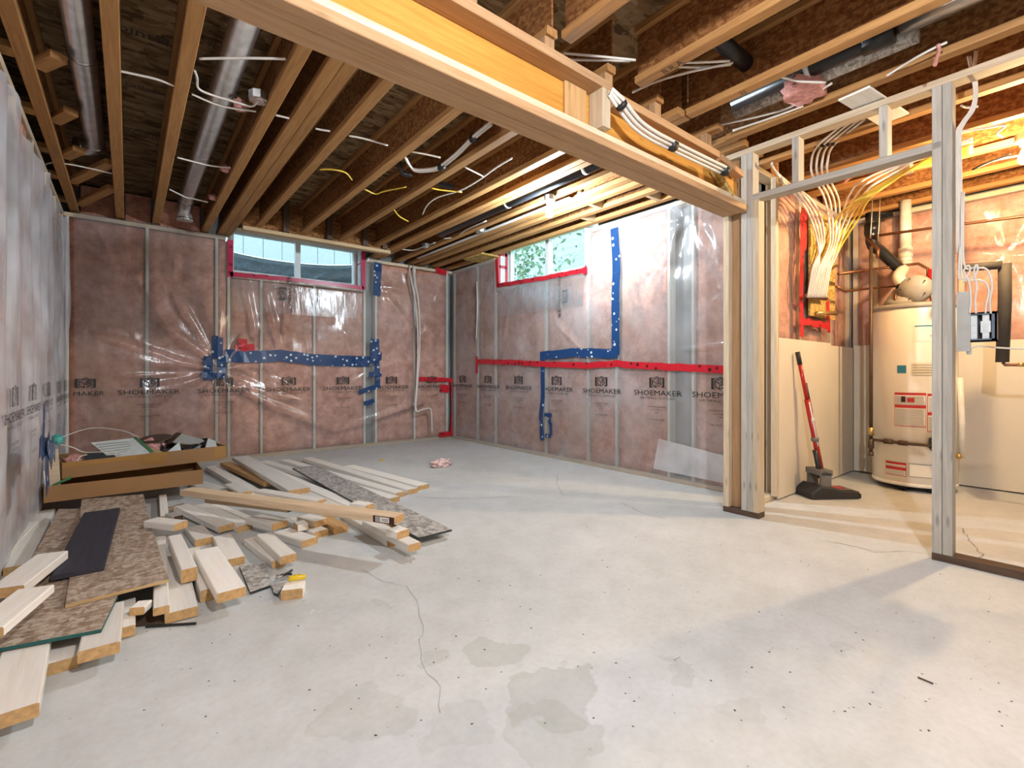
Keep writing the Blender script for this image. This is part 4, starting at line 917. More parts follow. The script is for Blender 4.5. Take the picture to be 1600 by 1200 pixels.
# switch box on the post, coiled cables above
pl = box('backing_board', (3.282,.42,1.06), (3.30,.47,1.36), 'grey_box'); tag(pl, 'narrow grey board fixed to the door post beside the switch box', 'board')
sw = empty('switch_box', (3.24,.40,1.09), 'blue-grey double electrical box with two white devices on the door post', 'electrical box')
A, B_ = PX(1504,490,x=3.30), PX(1558,533,x=3.30); y0, y1, z0, z1 = B_.y, A.y, B_.z, A.z
boxes('box_shell', [((3.29,y0,z0),(3.345,y0+.007,z1)), ((3.29,y1-.007,z0),(3.345,y1,z1)), ((3.29,y0,z0),(3.345,y1,z0+.007)), ((3.29,y0,z1-.007),(3.345,y1,z1)), ((3.29,y0,z0),(3.296,y0+.018,z1)), ((3.29,y1-.024,z0),(3.296,y1,z1)), ((3.29,y0,z0),(3.296,y1,z0+.014)), ((3.29,y0,z1-.012),(3.296,y1,z1))], 'blue_box', sw)
box('box_back', (3.336,y0,z0), (3.345,y1,z1), 'black_rubber', sw)
for k, yc in enumerate((y1-.040, y1-.084)):
    d = boxes('wiring_device', [((3.30,yc-.012,z0+.014),(3.33,yc+.012,z1-.012)), ((3.296,yc-.018,z0+.045),(3.32,yc+.018,z1-.045))] if k else [((3.30,yc-.013,z0+.014),(3.33,yc+.013,z1-.012))], 'device_white', sw)
    if k: box('rocker', (3.292,yc-.010,z0+.055), (3.298,yc+.010,z1-.055), 'device_white', d)
    else:
        for zq in (z0+.045, z1-.062): box('outlet_face', (3.296,yc-.010,zq), (3.302,yc+.010,zq+.02), 'device_white', d)
CX = 3.28
for k, (pxs, lab) in enumerate((
   ([(1500,385),(1498,430),(1502,436),(1512,430),(1516,420),(1512,415),(1506,424),(1514,440),(1517,470),(1515,490)], 'coiled grey cable dropping to the outlet end of the switch box'),
   ([(1503,300),(1502,420),(1508,436),(1522,432),(1528,420),(1525,414),(1522,425),(1526,445),(1524,470),(1525,490)], 'looped grey cable entering the middle of the switch box'),
   ([(1506,300),(1506,410),(1524,418),(1540,420),(1548,432),(1550,450),(1547,470),(1548,490)], 'outer arching grey cable at the far end of the switch box'),
   ([(1505,440),(1520,438),(1538,440),(1545,455),(1541,475),(1540,490)], 'lower arching grey cable over the switch box'))):
    tag(tube('electrical_cable', [PX(u, v, x=CX+.004*k) for u, v in pxs], .0045, 'cable_white', None, 8, 5), lab, 'cable', 'cables above the switch box')
tag(tube('electrical_cable', [PX(1513,537,x=3.30), PX(1514,545,x=3.30), PX(1530,541,x=3.32), PX(1570,544,x=3.40), PX(1640,547,x=3.5)], .0045, 'cable_white', None, 8, 5), 'grey cable leaving the underside of the switch box', 'cable')
tag(lathe('wire_connector', [(.009,-.02), (.012,0), (.006,.016)], 'device_white', None, PX(1514,548,x=3.315), 10), 'small white cap hanging under the switch box', 'connector')
for k in range(4):
    o_ = .006*k
    pts = [PX(1512+4*k if k < 2 else 1518+3*k, 88 if k < 2 else 80, x=3.28+o_), PX(1517+2*k,112,x=3.28+o_), PX(1520+2*k,125,x=3.28+o_), PX(1522+1.5*k,150,x=3.28+o_), PX(1516+2*k,172,x=3.285+o_), PX(1502+2*k,192,x=3.285+o_), PX(1494+2.5*k,210,x=3.285+o_), PX(1494+2.5*k,260,x=3.285+o_), PX(1495+2.6*k,330,x=3.285+o_), PX(1496+2.5*k,395,x=3.285+o_)]
    tag(tube('electrical_cable', pts, .0042, 'cable_white', None, 8, 4), 'grey cable in the bunch down the side of the door post, %s from the post' % ('first', 'second', 'third', 'fourth')[k], 'cable', 'cable bunch on the door post')
# board on the joists by the doorway, utility ceiling fittings
o = bar('scrap_board', PX(1334,146,z=2.452), PX(1396,186,z=2.452), .15, .012, 'lumber'); tag(o, 'pale thin board lying over the doorway top plate', 'board')
tag(tube('rag_strip', [PX(1466,70,z=2.45), PX(1467,80,z=2.44), PX(1463,92,z=2.43), PX(1461,102,z=2.42)], [.008]*25 if False else .008, 'pink_fluff', None, 6, 6), 'twisted pinkish strip hanging from the joist above the doorway', 'strip')
o = box('junction_box', (4.30,.86,2.39), (4.40,.98,2.45), 'galvanized'); tag(o, 'grey metal junction box behind the door post near the utility ceiling', 'junction box')
lathe('box_screw', [(.006,-.004), (.006,0)], 'brass', o, (4.35,.92,2.39), 6)
for k, (pxs, m, lab) in enumerate((([(1520,265),(1540,255),(1560,248),(1580,240)], 'black_rubber', 'black cable looping to the utility bulb'), ([(1525,263),(1550,252),(1572,247),(1600,242)], 'cable_white', 'white cable looping to the utility bulb'), ([(1502,165),(1512,168),(1528,166)], 'cable_white', 'white cable stub behind the door post bunch'), ([(1502,205),(1540,200),(1570,196),(1558,208),(1566,214)], 'cable_white', 'curled white cable by the bright utility joist'))):
    cable(pxs, .006, m, lab, 2.40)
# cable and tube manifold on the utility wall
mb = box('manifold_board', (4.33,1.500,1.42), (4.90,1.516,2.30), 'osb_yellow'); tag(mb, 'yellow strandboard panel framed in red tape behind the cable fan', 'board')
for (u0, v0, u1, v1, w) in ((1255,380,1254,525,.075), (1256,501,1297,509,.055), (1295,470,1297,520,.07), (1258,325,1256,390,.13)):
    a, b = PX(u0, v0, y=1.49), PX(u1, v1, y=1.49); strip('tape_strip', 'uside', [(a.x, a.z), (b.x, b.z)], w, 'red_tape', .055, .01, mb)
mf = empty('manifold', (4.6,1.47,1.60), 'copper manifold with a row of outlets on the taped panel', 'manifold')
tube('header_pipe', [PX(1258,462,y=1.46), PX(1290,467,y=1.46)], .016, 'copper', mf, 12, 1); tube('header_pipe', [PX(1266,430,y=1.47), PX(1308,415,y=1.47)], .012, 'brass', mf, 12, 1)
tube('shutoff_stub', [PX(1276,490,y=1.45), PX(1294,489,y=1.45), PX(1306,490,y=1.44)], .018, 'brass', mf, 10, 1)
nW = 11
for k in range(nW):
    f = k/(nW-1); u0 = 1262+28*f
    top = [(1212+2*k,300-9*k,2.42) for _ in (0,)][0] if k < 5 else None
    pts = [PX(u0, 465, y=1.44), PX(u0+4, 440, y=1.42), PX(u0+9, 415, y=1.40)]
    if k < 4:      # sweep back over the header toward the beam
        pts += [PX(1287-3*k,380,y=1.40), PX(1283-7*k,340-3*k,y=1.41), PX(1262-11*k,306-6*k,y=1.40), PX(1228-7*k,288-9*k,y=1.38), PX(1228-7*k,288-9*k,y=1.38)+Vector((-.10 if k < 3 else -.03,-.01,.02))]
    elif k < 8:   # rise and bend up along the joists
        j = k-4; pts += [PX(1297+4*j,375,y=1.38), PX(1290+7*j,315,y=1.36), PX(1270+8*j,275,z=2.33), PX(1268+8.5*j,250,z=2.40), PX(1276+8*j,230,z=2.45), PX(1300+8*j,208,z=2.48), PX(1328+8*j,186,z=2.52)]
    else:
        j = (k-8)*1.4; pts += [PX(1298+3*j,400,y=1.40), PX(1312+5*j,345,y=1.36), PX(1330+8*j,300,z=2.24), PX(1355+10*j,278,z=2.31), PX(1395+9*j,262-2*j,z=2.36), PX(1462,242-3*j,z=2.39), PX(1520,224-3*j,z=2.41)]
    lab = ('white tube sweeping from the manifold toward the beam', 'white tube bent up along the utility joists', 'white tube arching behind the door header')[0 if k < 4 else 1 if k < 8 else 2]
    ordn = ('first', 'second', 'third', 'fourth')[k if k < 4 else k-4 if k < 8 else k-8]
    lab += ', %s counted from the corner post' % ordn
    tag(tube('supply_tube', pts, .007, 'cable_white', None, 8, 5), lab, 'tube', 'white tubes fanning from the manifold')
for k in range(6):
    f = k/5; u0 = 1272+18*f
    pts = [PX(u0,448-6*f,y=1.43), PX(u0+5,425,y=1.42), PX(u0+20+4*f,385,y=1.40), PX(u0+36+16*f,340,y=1.36), PX(1335+22*f,316-4*f,z=2.16), PX(1368+24*f,293-8*f,z=2.24), PX(1415+16*f,268-9*f,z=2.30), PX(1462,256-14*f,z=2.335), PX(1520,238-12*f,z=2.36)]
    tag(tube('electrical_cable', pts, .0075, 'cable_yellow', None, 6, 5), 'yellow cable arching behind the door header, %s from the underside of the arch' % ('first', 'second', 'third', 'fourth', 'fifth', 'sixth')[k], 'cable', 'yellow cables fanning from the panel')
for k, (u, v) in enumerate(((1276,231),(1285,228),(1293,226),(1301,225))):
    p = PX(u, v, z=2.452); tag(lathe('cable_tie', [(.013,-.008), (.014,0), (.013,.008)], 'black_rubber', None, p, 10, rot=Matrix.Rotation(.8, 4, 'X')), 'black band round the %s white tube bent along the utility joists' % ('first', 'second', 'third', 'fourth')[k], 'cable tie', 'bands on the bent tubes')
tag(tube('red_tag', [PX(1294,243,y=1.3), PX(1310,248,y=1.25), PX(1322,255,y=1.2)], .012, 'red_gloss', None, 8, 4), 'red tape end behind the doorway header', 'tape')
tag(tube('electrical_cable', [PX(1316,288,y=1.2), PX(1340,268,y=1.1), PX(1342,272,y=1.1)], .008, 'cable_pink', None, 6, 4), 'coral coloured wire tied among the white tubes', 'cable')
# wire hangers
for u, lab in ((1363,'thin hanger chain beside the fat black pipe'), (1375,'thin hanger chain in front of the black cap plate')):
    tag(tube('hanger_chain', [PX(u,310,x=5.0), PX(u-1,340,x=5.0), PX(u-3,372,x=5.0)], .004, 'tin', None, 5, 4), lab, 'chain')

# red stick sweeper
sp = empty('floor_sweeper', (4.17,1.33,0), 'red handled stick sweeper with a black head leaning on the drywall', 'sweeper')
def sweeper():
    c, s = math.cos(-.50), math.sin(-.50)
    m = Matrix.Translation((4.20,1.345,0)) @ Matrix.Rotation(-.62, 4, 'Z')
    prof = [(-.19,.004), (.19,.004), (.19,.055), (.08,.062), (-.02,.085), (-.12,.10), (-.19,.045)]; V, Fc = [], []
    for y in (-.105, -.095, .095, .105):
        k = .93 if abs(y) > .1 else 1
        V += [(x*k, y, z*(.9 if abs(y) > .1 else 1)) for x, z in prof]
    n = len(prof)
    for j in range(3):
        for i in range(n): a, b = j*n+i, j*n+(i+1) % n; Fc.append((a, b, b+n, a+n))
    Fc += [tuple(range(n-1, -1, -1)), tuple(3*n+i for i in range(n))]
    hd = obj('sweeper_head', mesh('head', V, Fc, 'dark_plastic'), sp, m)
    def LB(nm, lo, hi, mat, par):
        v, f = boxm(lo, hi); return obj(nm, mesh(nm, v, f, mat), par, m)
    LB('clear_window', (.03,-.07,.062), (.16,.07,.066), 'grey_plastic', hd); LB('red_badge', (.06,-.045,.066), (.13,.045,.068), 'red_gloss', hd); LB('front_bumper', (.186,-.10,.006), (.200,.10,.04), 'black_rubber', hd)
    for y in (-.07, .07): LB('yoke_arm', (-.10,y-.012,.06), (-.02,y+.012,.20), 'grey_plastic', hd)
    LB('yoke_bridge', (-.11,-.082,.175), (-.01,.082,.215), 'grey_plastic', hd)
    b = PX(1285,745,y=1.37); t = PX(1246,550,y=1.488)
    d = (t-b)
    tube('handle_pole', [b, b+d*.62], .020, 'red_gloss', sp, 14, 1); tube('upper_pole', [b+d*.60, b+d*.93], .014, 'red_gloss', sp, 12, 1); tube('grip', [b+d*.90, b+d], .017, 'black_rubber', sp, 12, 1)
    o = Vector((-.045,-.005,-.02))
    tube('side_pole', [b+o+d*.02, b+o+d*.24], .018, 'dark_plastic', sp, 12, 1); tube('side_grip', [b+d*.50-o*.5, b+d*.74-o*.5], .016, 'black_rubber', sp, 12, 1)
    tube('silver_stripe', [b+Vector((-.010,-.015,0))+d*.25, b+Vector((-.010,-.015,0))+d*.6], .006, 'device_white', sp, 8, 1)
    q = b+d*.30; lathe('clip_ring', [(.026,-.015), (.028,0), (.026,.015)], 'grey_plastic', sp, q, 14); lathe('white_mark', [(.006,-.02), (.012,0), (.006,.02)], 'device_white', sp, b+d*.46+Vector((-.012,-.016,0)), 8)
sweeper()

# ------------------------------------------------------------------ scrap lumber pile, built from the floor up
PLACED = []                                                       # (footprint corners, top height)
def axes(P): return [Vector((-(b-a).y, (b-a).x)).normalized() for a, b in zip(P, P[1:]+P[:1])]
def hits(P, Q, m=.007):
    for ax in axes(P)+axes(Q):
        a = [ax.dot(p) for p in P]; b = [ax.dot(p) for p in Q]
        if min(max(a), max(b))-max(min(a), min(b)) < m: return False
    return True
def rest(fp, t, z=None):
    """height of the underside: on the highest thing already under the footprint"""
    zb = 0.
    for it in range(6):
        P = fp(zb+t); zn = max([top for Q, top in PLACED if hits(P, Q)], default=0.)
        if abs(zn-zb) < 1e-4: break
        zb = max(zn, zb) if it > 3 else zn
    return zb+.0008
def board(pa, pb, w, t, label, mat='lumber', name='board', z=None, end='end_grain_lit', grp='scrap lumber on the floor'):
    """pa, pb: the ends of the top face's centre line in the photograph"""
    def fp(zt):
        a, b = PX(*pa, z=zt), PX(*pb, z=zt); d = (b-a).normalized(); s = Vector((-d.y, d.x, 0))*w/2
        return [Vector(q[:2]) for q in (a+s, b+s, b-s, a-s)]
    zb = rest(fp, t) if z is None else z
    P = fp(zb+t); PLACED.append((P, zb+t))
    a, b = PX(*pa, z=zb+t), PX(*pb, z=zb+t); a.z = b.z = zb+t/2
    o = bar(name, a, b, w, t, [mat, end], None, ch=.0035); return tag(o, label, 'board', grp)
def panel(pxs, t, label, mat, edge, name='strandboard_sheet', z=None, cat='panel'):
    def fp(zt): return [Vector(PX(*p, z=zt)[:2]) for p in pxs]
    zb = rest(fp, t) if z is None else z
    P = fp(zb+t); PLACED.append((P, zb+t)); c = sum((Vector((*p, 0)) for p in P), Vector((0,0,0)))/len(P); c.z = zb
    ang = math.atan2(P[1].y-P[0].y, P[1].x-P[0].x); R = Matrix.Rotation(-ang, 3, 'Z')
    V = [R @ (Vector((*p, zb+h))-c) for h in (0, t) for p in P]; n = len(P)
    if sum(P[i].x*P[(i+1) % n].y-P[(i+1) % n].x*P[i].y for i in range(n)) < 0: order = list(range(n-1, -1, -1))
    else: order = list(range(n))
    Fc = [tuple(n+i for i in order), tuple(i for i in order[::-1])]+[(order[i], order[(i+1) % n], n+order[(i+1) % n], n+order[i]) for i in range(n)]
    o = obj(name, mesh(name, V, Fc, [mat, edge], fm=[0, 0]+[1]*n), None, Matrix.Translation(c) @ Matrix.Rotation(ang, 4, 'Z'))
    return tag(o, label, cat, 'strandboard pieces')
W4, W6, TK = .089, .140, .038
# floor layer, long boards by the back wall
panel([(206,941),(258,939),(262,974),(206,979)], .003, 'thin brown sheet on the floor under the front boards', 'dark_brown', 'dark_edge', 'brown_sheet')  # flat dark brown sheet laid on the floor before the boards
board((545,727),(662,757.5), W4*1.25, TK, 'whitest long board at the far edge of the pile, nearest the pink tuft')
board((480,715),(645,764), W4*1.1, TK, 'long pale board second from the far edge of the pile')
board((445,718),(626,769), W4, TK, 'long pale board third from the far edge, running beside the grey panel')
board((412,720),(617,777), W4, TK, 'long pale board mostly hidden under the narrow grey panel')
board((395,722),(562,792), W4*1.1, TK, 'long white board passing under the near edge of the narrow grey panel')
board((380,727),(540,797), W4, TK, 'long white board just behind the wide blue-marked plank')
board((330,728),(412,775), W4*1.1, TK, 'pale board running out from behind the cardboard trays')
board((440,828),(484,842), W4*1.1, TK, 'short block end lying free in front of the pile middle')
board((452,809),(502,829), W4, TK, 'pale block with a knotty end under the stacked blocks')
board((300,856),(327,920), W4*.72, TK+.012, 'narrow white stick between two short blocks in the near group')
board((322,857),(362,922), W4*1.15, TK, 'wide white block with blue specks in the near group')
board((391,840),(436,874), .064, TK, 'left half of the doubled block with blue pencil marks')
board((412,833),(451,867), .075, TK, 'right half of the doubled block with blue pencil marks')
board((270,868),(284,953), .105, TK, 'big white board ending at the front of the near group')
board((250,838),(252,948), .05, .03, 'thin white strip beside the big front board')
board((197,936),(195,980), .06, TK, 'short narrow board standing out below the large strandboard')
board((166,945),(155,1010), W6*.74, TK, 'wide board with an orange end, rightmost of the front three')
board((95,985),(88,1034), W6*.76, TK, 'wide board with an orange end, middle of the front three')
board((45,995),(14,1112), W6*.8, TK, 'wide pale board at the bottom edge, leftmost of the front three')
board((40,1060),(20,1180), .05, TK, 'board end sticking out at the lower left corner') if False else None
board((226,938),(214,949), .05, .03, 'small square offcut under the large strandboard corner')
panel([(374,884),(416,880),(423,914),(391,925)], .012, 'grey strandboard offcut beside the yellow knife', 'osb_grey', 'dark_edge')
panel([(424,913),(446,910),(434,928),(428,926)], .012, 'tiny strandboard offcut by the wooden block with the knife', 'osb_grey', 'dark_edge')
board((461,909),(456,921), .085, .042, 'small wooden block under the yellow knife')
tag(bar('metal_rod', PX(228,979,z=.006), PX(306,974,z=.006), .008, .008, 'black_rubber'), 'thin black rod on the floor in front of the big board', 'rod')
board((505,806),(533,823), W4, TK, 'dark sided block end lying under the longest two-by-four', 'lumber_warm')
board((352,722),(421,752), W4, TK, 'brown shaded board between the trays and the wide plank', 'lumber_warm')
board((308,754),(350,768), W6, .02, 'pale thin offcut beside the end of the lower tray')
board((564,800),(612,818), W4, .03, 'tan board under the little orange-ended block', 'stud')
board((466,832),(448,826), .05, .02, 'thin offcut tucked under the free block') if False else None
# second layer
panel([(-30,1018),(158,983),(184,930),(165,795),(92,795)], .012, 'large low strandboard sheet with a teal edge', 'osb', 'teal_edge')
board((120,790),(106,850), .10, TK, 'pale board end showing behind the black plank') if False else None
panel([(102,945),(264,905),(234,815),(224,772),(128,780)], .012, 'upper strandboard sheet under the black plank', 'osb', 'leaf_tan')
board((160,797),(122,892), .165, .02, 'smooth black plank lying on the strandboard', 'black_board', end='black_board', name='black_plank')
board((72,797),(26,884), W4, TK, 'long board with an angled end beside the loose plastic sheet')
board((34,817),(-40,890), W6, TK, 'weathered wide board by the loose plastic sheet')
panel([(257,793),(287,786),(284,797),(261,801)], .012, 'small green-edged strandboard scrap behind the near group', 'osb', 'teal_edge')
board((254,773),(257,806), .045, .03, 'narrow upright strip next to the upper strandboard sheet')
board((265,801),(279,806), .05, .035, 'stubby dark-ended block between the trays and the near group', end='dark_brown')
board((82,863),(8,918), .105, TK, 'pale plank with a pencil-marked face at the picture edge beside the black plank')
board((56,917),(-30,985), .10, .03, 'bluish white plank with a teal tinted edge at the picture edge')
panel([(457,731),(494,727),(706,827),(654,840)], .012, 'long narrow grey strandboard strip', 'osb_grey', 'dark_edge')
board((376,713),(468,764), W6*1.05, TK, 'wide plank with a blue mark near the wall', end='end_grain_lit')
board((405,765),(503,781), W4*.9, .02, 'thin pale slat with a greenish end beside the wide plank')
board((360,755),(385,768), W4, .02, 'small pale offcut beside the cardboard trays')
board((541,800),(614,842), .072, TK, 'brown sided board end, left of the two that point at the bare floor', 'lumber')
board((575,812),(648,849), .072, TK, 'board end, right of the two that point at the bare floor')
board((273,836),(296,888), .058, .058, 'square thick stick lying over the near group')
board((347,836),(367,872), W4, TK, 'greyish block in the middle of the near group')
board((397,806),(437,816), W4*1.15, TK, 'short wide block in the middle of the pile')
board((455,816),(484,813), .075, TK, 'small white block on top of the knotty end') if False else None
board((474,805),(502,812), W4, TK, 'short block with a bright orange end in the middle of the pile')
board((283,789),(354,820), W4, TK, 'lowest of the three boards laid side by side in the middle')
board((313,788),(383,820), W4, TK, 'middle one of the three boards laid side by side')
board((335,787),(398,812), .05, TK, 'narrow far one of the three boards laid side by side')
board((303,822),(320,841), W4*1.05, TK, 'short block with a yellow orange end beside the thick stick')
board((236,811),(283,816), W4*.9, TK, 'short block lying across the near strips, closest to the strandboard')
board((553,784),(578,788), .08, TK, 'little block lying on the narrow grey strip')
board((613,824),(630,829), .085, TK, 'little orange-ended block on top of the two board ends')
board((462,818),(478,815), .09, TK, 'small white block in front of the orange-ended one')
board((330,774),(458,788), W4, TK, 'board in painted-shade brown with a dark sawn end across the middle', 'lumber_shaded', end='dark_brown')
lb = board((292,763),(624,805), W4, TK, 'longest two-by-four, side shade painted brown, lying across the top of the pile', 'lumber_shaded')
mw = WM[lb.name]; Ld = (PX(292,763,z=.2)-PX(624,805,z=.2)).length
bb = lb.data.vertices; Lx = max(v.co.x for v in bb)
def on_board(nm, x0, x1, z0, z1, mat, off): obj(nm, mesh(nm, [(x0,-W4/2-off,z0),(x1,-W4/2-off,z0),(x1,-W4/2-off,z1),(x0,-W4/2-off,z1)], [(0,1,2,3)], mat), lb, mw)
on_board('dark_end_stamp', Lx-.13, Lx, -.018, .018, 'ink_tape', .0008); st = on_board('paper_sticker', Lx-.115, Lx-.03, -.013, .014, 'label_white', .0016)
for k in range(4): on_board('sticker_bar', Lx-.112, Lx-.085, -.010+.006*k, -.007+.006*k, 'print_black', .0024)
for k in range(2): on_board('sticker_line', Lx-.075, Lx-.036, -.006+.008*k, -.003+.008*k, 'print_dim', .0024)

# ------------------------------------------------------------------ cardboard trays and their contents
def tray(p0, ang, L, D, h, z, label):
    m = Matrix.Translation((p0[0], p0[1], z)) @ Matrix.Rotation(ang, 4, 'Z')
    e = tag(put(bpy.data.objects.new('cardboard_tray', None), None, m), label, 'box', 'cardboard trays')
    def LB(nm, lo, hi, mat='cardboard', par=e):
        v, f = boxm(lo, hi); return obj(nm, mesh(nm, v, f, mat), par, m)
    LB('tray_floor', (0,0,0), (L,D,.005)); fr = LB('front_flap', (0,0,.005), (L,.006,h)); LB('back_flap', (0,D-.006,.005), (L,D,h))
    LB('end_flap', (0,.006,.005), (.006,D-.006,h)); LB('end_flap', (L-.006,.006,.005), (L,D-.006,h))
    return e, m, fr, LB
ZT = max([0.]+[t for P, t in PLACED if hits(P, [Vector((-.42,4.24)), Vector((.45,4.24)), Vector((.45,4.84)), Vector((-.42,4.84))])])+.002
ZT = max(ZT, .040)
e1, m1, f1, L1 = tray((-.425,4.30), 0.0, .87, .56, .107, ZT, 'lower shallow cardboard tray, long front in shade')
e2, m2, f2, L2 = tray((-.355,4.52), .19, 1.03, .50, .112, ZT+.109, 'upper shallow cardboard tray heaped with scraps, tape along its rim')
L2('packing_tape', (.0,-.0015,.075), (.62,-.0005,.1125), 'pack_tape', f2); L2('packing_tape', (.44,-.0017,.03), (.60,-.0006,.075), 'pack_tape', f2); L2('packing_tape', (.93,-.0016,.02), (1.03,-.0005,.1125), 'pack_tape', f2)
Z2 = ZT+.109+.006
def m2p(x, y, z): return m2 @ Vector((x, y, z-(ZT+.109)))
def quad_thing(name, pts, t, mat, label, cat):
    P = [Vector(p) for p in pts]; n = (P[1]-P[0]).cross(P[2]-P[0]).normalized()*t
    V = P+[p+n for p in P]; k = len(P)
    Fc = [tuple(range(k-1, -1, -1)), tuple(range(k, 2*k))]+[(i, (i+1) % k, k+(i+1) % k, k+i) for i in range(k)]
    return tag(obj(name, mesh(name, V, Fc, mat)), label, cat)
def crumple(name, loc, size, mat, label, cat, seed, nx=9, ny=7, amp=.05):
    V, Fc = [], []
    for j in range(ny+1):
        for i in range(nx+1):
            x, y = (i/nx-.5)*size[0], (j/ny-.5)*size[1]
            z = amp*(.6+noise.noise(Vector((x*9+seed, y*9, seed)))+.6*noise.noise(Vector((x*21, y*19+seed, 1))))
            V.append((x, y, max(0, z)))
    for j in range(ny):
        for i in range(nx): a = j*(nx+1)+i; Fc.append((a, a+1, a+nx+2, a+nx+1))
    o = obj(name, mesh(name, V, Fc, mat), None, Matrix.Translation(loc) @ Matrix.Rotation(seed, 4, 'Z')); s = o.modifiers.new('s', 'SOLIDIFY'); s.thickness = .002
    return tag(o, label, cat)
h2 = Z2+.10
quad_thing('printed_board', [m2p(.28,.04,Z2+.07), m2p(.50,.02,Z2+.10), m2p(.44,.24,Z2+.20), m2p(.19,.26,Z2+.19)], .012, 'paper_white', 'white printed board leaning out of the upper tray', 'board')
pb_ = bpy.data.objects['printed_board']
for k in range(6):
    a, b = m2p(.26-.01*k,.085+.026*k,Z2+.092+.017*k), m2p(.44-.008*k,.075+.026*k,Z2+.108+.014*k); n_ = Vector((0,-.010,.010)); obj('print_line', mesh('l', [a+n_, b+n_, b+n_+Vector((0,.006,.004)), a+n_+Vector((0,.006,.004))], [(0,1,2,3)], 'paper_grey'), pb_)
quad_thing('green_strip', [m2p(.50,.02,Z2+.112), m2p(.525,.02,Z2+.115), m2p(.465,.25,Z2+.215), m2p(.445,.25,Z2+.213)], .004, 'green_scrap', 'green strip along the printed board in the upper tray', 'strip')
quad_thing('cardboard_flap', [m2p(.36,.03,Z2+.06), m2p(.60,.02,Z2+.09), m2p(.56,.14,Z2+.12), m2p(.40,.12,Z2+.10)], .004, 'leaf_tan', 'tan cardboard flap below the printed board', 'cardboard')
for k, (x, y, z, s, lab) in enumerate(((.10,.28,0,.09,'pink insulation wad at the near end of the upper tray'), (.20,.34,.0,.07,'pink insulation wad behind the dark trim in the upper tray'), (.58,.36,.05,.09,'pink insulation wad under the metal disc in the upper tray'), (.66,.22,.03,.05,'small brownish wad in the middle of the upper tray'))):
    o = blob('insulation_wad', m2p(x,y,Z2+z+.002), (s,s*.9,s*.8), 'pink_fluff' if k < 3 else 'dark_brown', None, 3, .55, 3.2, 11+k); tag(o, lab, 'insulation', 'insulation wads in the tray')
o = lathe('metal_disc', [(.002,0), (.10,.004), (.115,.0), (.115,.003), (.10,.007), (.002,.003)], 'steel_pipe', None, m2p(.62,.38,Z2+.175), 24, rot=Matrix.Rotation(.18, 4, 'X') @ Matrix.Rotation(-.1, 4, 'Y')); tag(o, 'dark metal disc on top of the heap in the upper tray', 'lid')
crumple('plastic_film', m2p(.78,.24,Z2+.01), (.36,.30), 'film_black', 'crumpled black plastic film in the upper tray', 'plastic film', 1.3, amp=.11)
crumple('plastic_film', m2p(.26,.34,Z2+.006), (.30,.16), 'film_black', 'flat black film behind the printed board', 'plastic film', 2.6, amp=.05)
quad_thing('paper_sleeve', [m2p(.72,.30,Z2+.14), m2p(.80,.36,Z2+.20), m2p(.97,.30,Z2+.13), m2p(.86,.20,Z2+.11)], .006, 'paper_grey', 'grey paper sleeve folded over the black film', 'paper')
quad_thing('brown_paper', [m2p(.66,.38,Z2+.13), m2p(.78,.42,Z2+.21), m2p(.80,.36,Z2+.205), m2p(.70,.30,Z2+.13)], .004, 'dark_brown', 'brown paper bag edge behind the grey sleeve', 'paper')
quad_thing('paper_sleeve', [m2p(.88,.04,Z2+.09), m2p(.96,.22,Z2+.155), m2p(1.01,.20,Z2+.13), m2p(.97,.03,Z2+.09)], .006, 'paper_white', 'white paper sleeve at the far end of the upper tray', 'paper')
quad_thing('bent_card', [m2p(.60,.05,Z2+.08), m2p(.72,.12,Z2+.16), m2p(.71,.02,Z2+.08)], .003, 'device_white', 'bent white card corner in the middle of the upper tray', 'card')
quad_thing('trim_offcut', [m2p(.13,.05,Z2+.085), m2p(.30,.05,Z2+.09), m2p(.29,.16,Z2+.12), m2p(.13,.15,Z2+.12)], .012, 'dark_edge', 'dark grey trim offcut at the near rim of the upper tray', 'trim')
tag(tube('wire', [m2p(-.20,.20,Z2+.17), m2p(.0,.30,Z2+.24), m2p(.20,.36,Z2+.30), m2p(.38,.30,Z2+.27), m2p(.47,.22,Z2+.215)], .0035, 'cable_white', None, 6, 6), 'thin white wire arching over the upper tray', 'wire')
tag(tube('wire', [m2p(-.02,.26,Z2+.22), m2p(.08,.22,Z2+.18), m2p(.14,.20,Z2+.14), m2p(.24,.14,Z2+.135), m2p(.34,.08,Z2+.12)], .005, 'cable_white', None, 6, 6), 'white wire bent across the pink wads', 'wire')
tag(tube('wire', [m2p(-.10,.20,Z2+.20), m2p(-.03,.24,Z2+.16), m2p(.06,.20,Z2+.06), m2p(.09,.12,Z2+.05)], .005, 'dark_brown', None, 6, 6), 'dark brown wire bent into the tray end', 'wire')
tag(tube('wire', [m2p(.08,.03,Z2+.10), m2p(.10,.05,Z2+.13), m2p(.14,.08,Z2+.135)], .004, 'cable_white', None, 6, 6), 'short white wire hooked over the upper tray rim', 'wire')
crumple('plastic_scrap', m2p(-.035,.0,ZT+.013), (.11,.12), 'film_black', 'shiny black scrap in the lower tray end', 'plastic film', .4, amp=.07)
o = quad_thing('board_offcut', [(-.405,4.36,ZT+.008), (-.345,4.36,ZT+.008), (-.365,4.42,ZT+.33), (-.41,4.42,ZT+.33)], .022, 'stud', 'pale board offcut standing in the end of the lower tray', 'board')
quad_thing('green_scrap', [(-.40,4.345,ZT+.09), (-.30,4.335,ZT+.13), (-.29,4.345,ZT+.15), (-.38,4.35,ZT+.11)], .004, 'green_scrap', 'green strapping scrap in the lower tray end', 'strapping')
o = blob('plastic_bag', (-.385,4.62,ZT+.34), (.03,.035,.045), 'teal_scrap', None, 3, .5, 3, 21); tag(o, 'teal bag scrap caught behind the standing offcut', 'plastic bag')
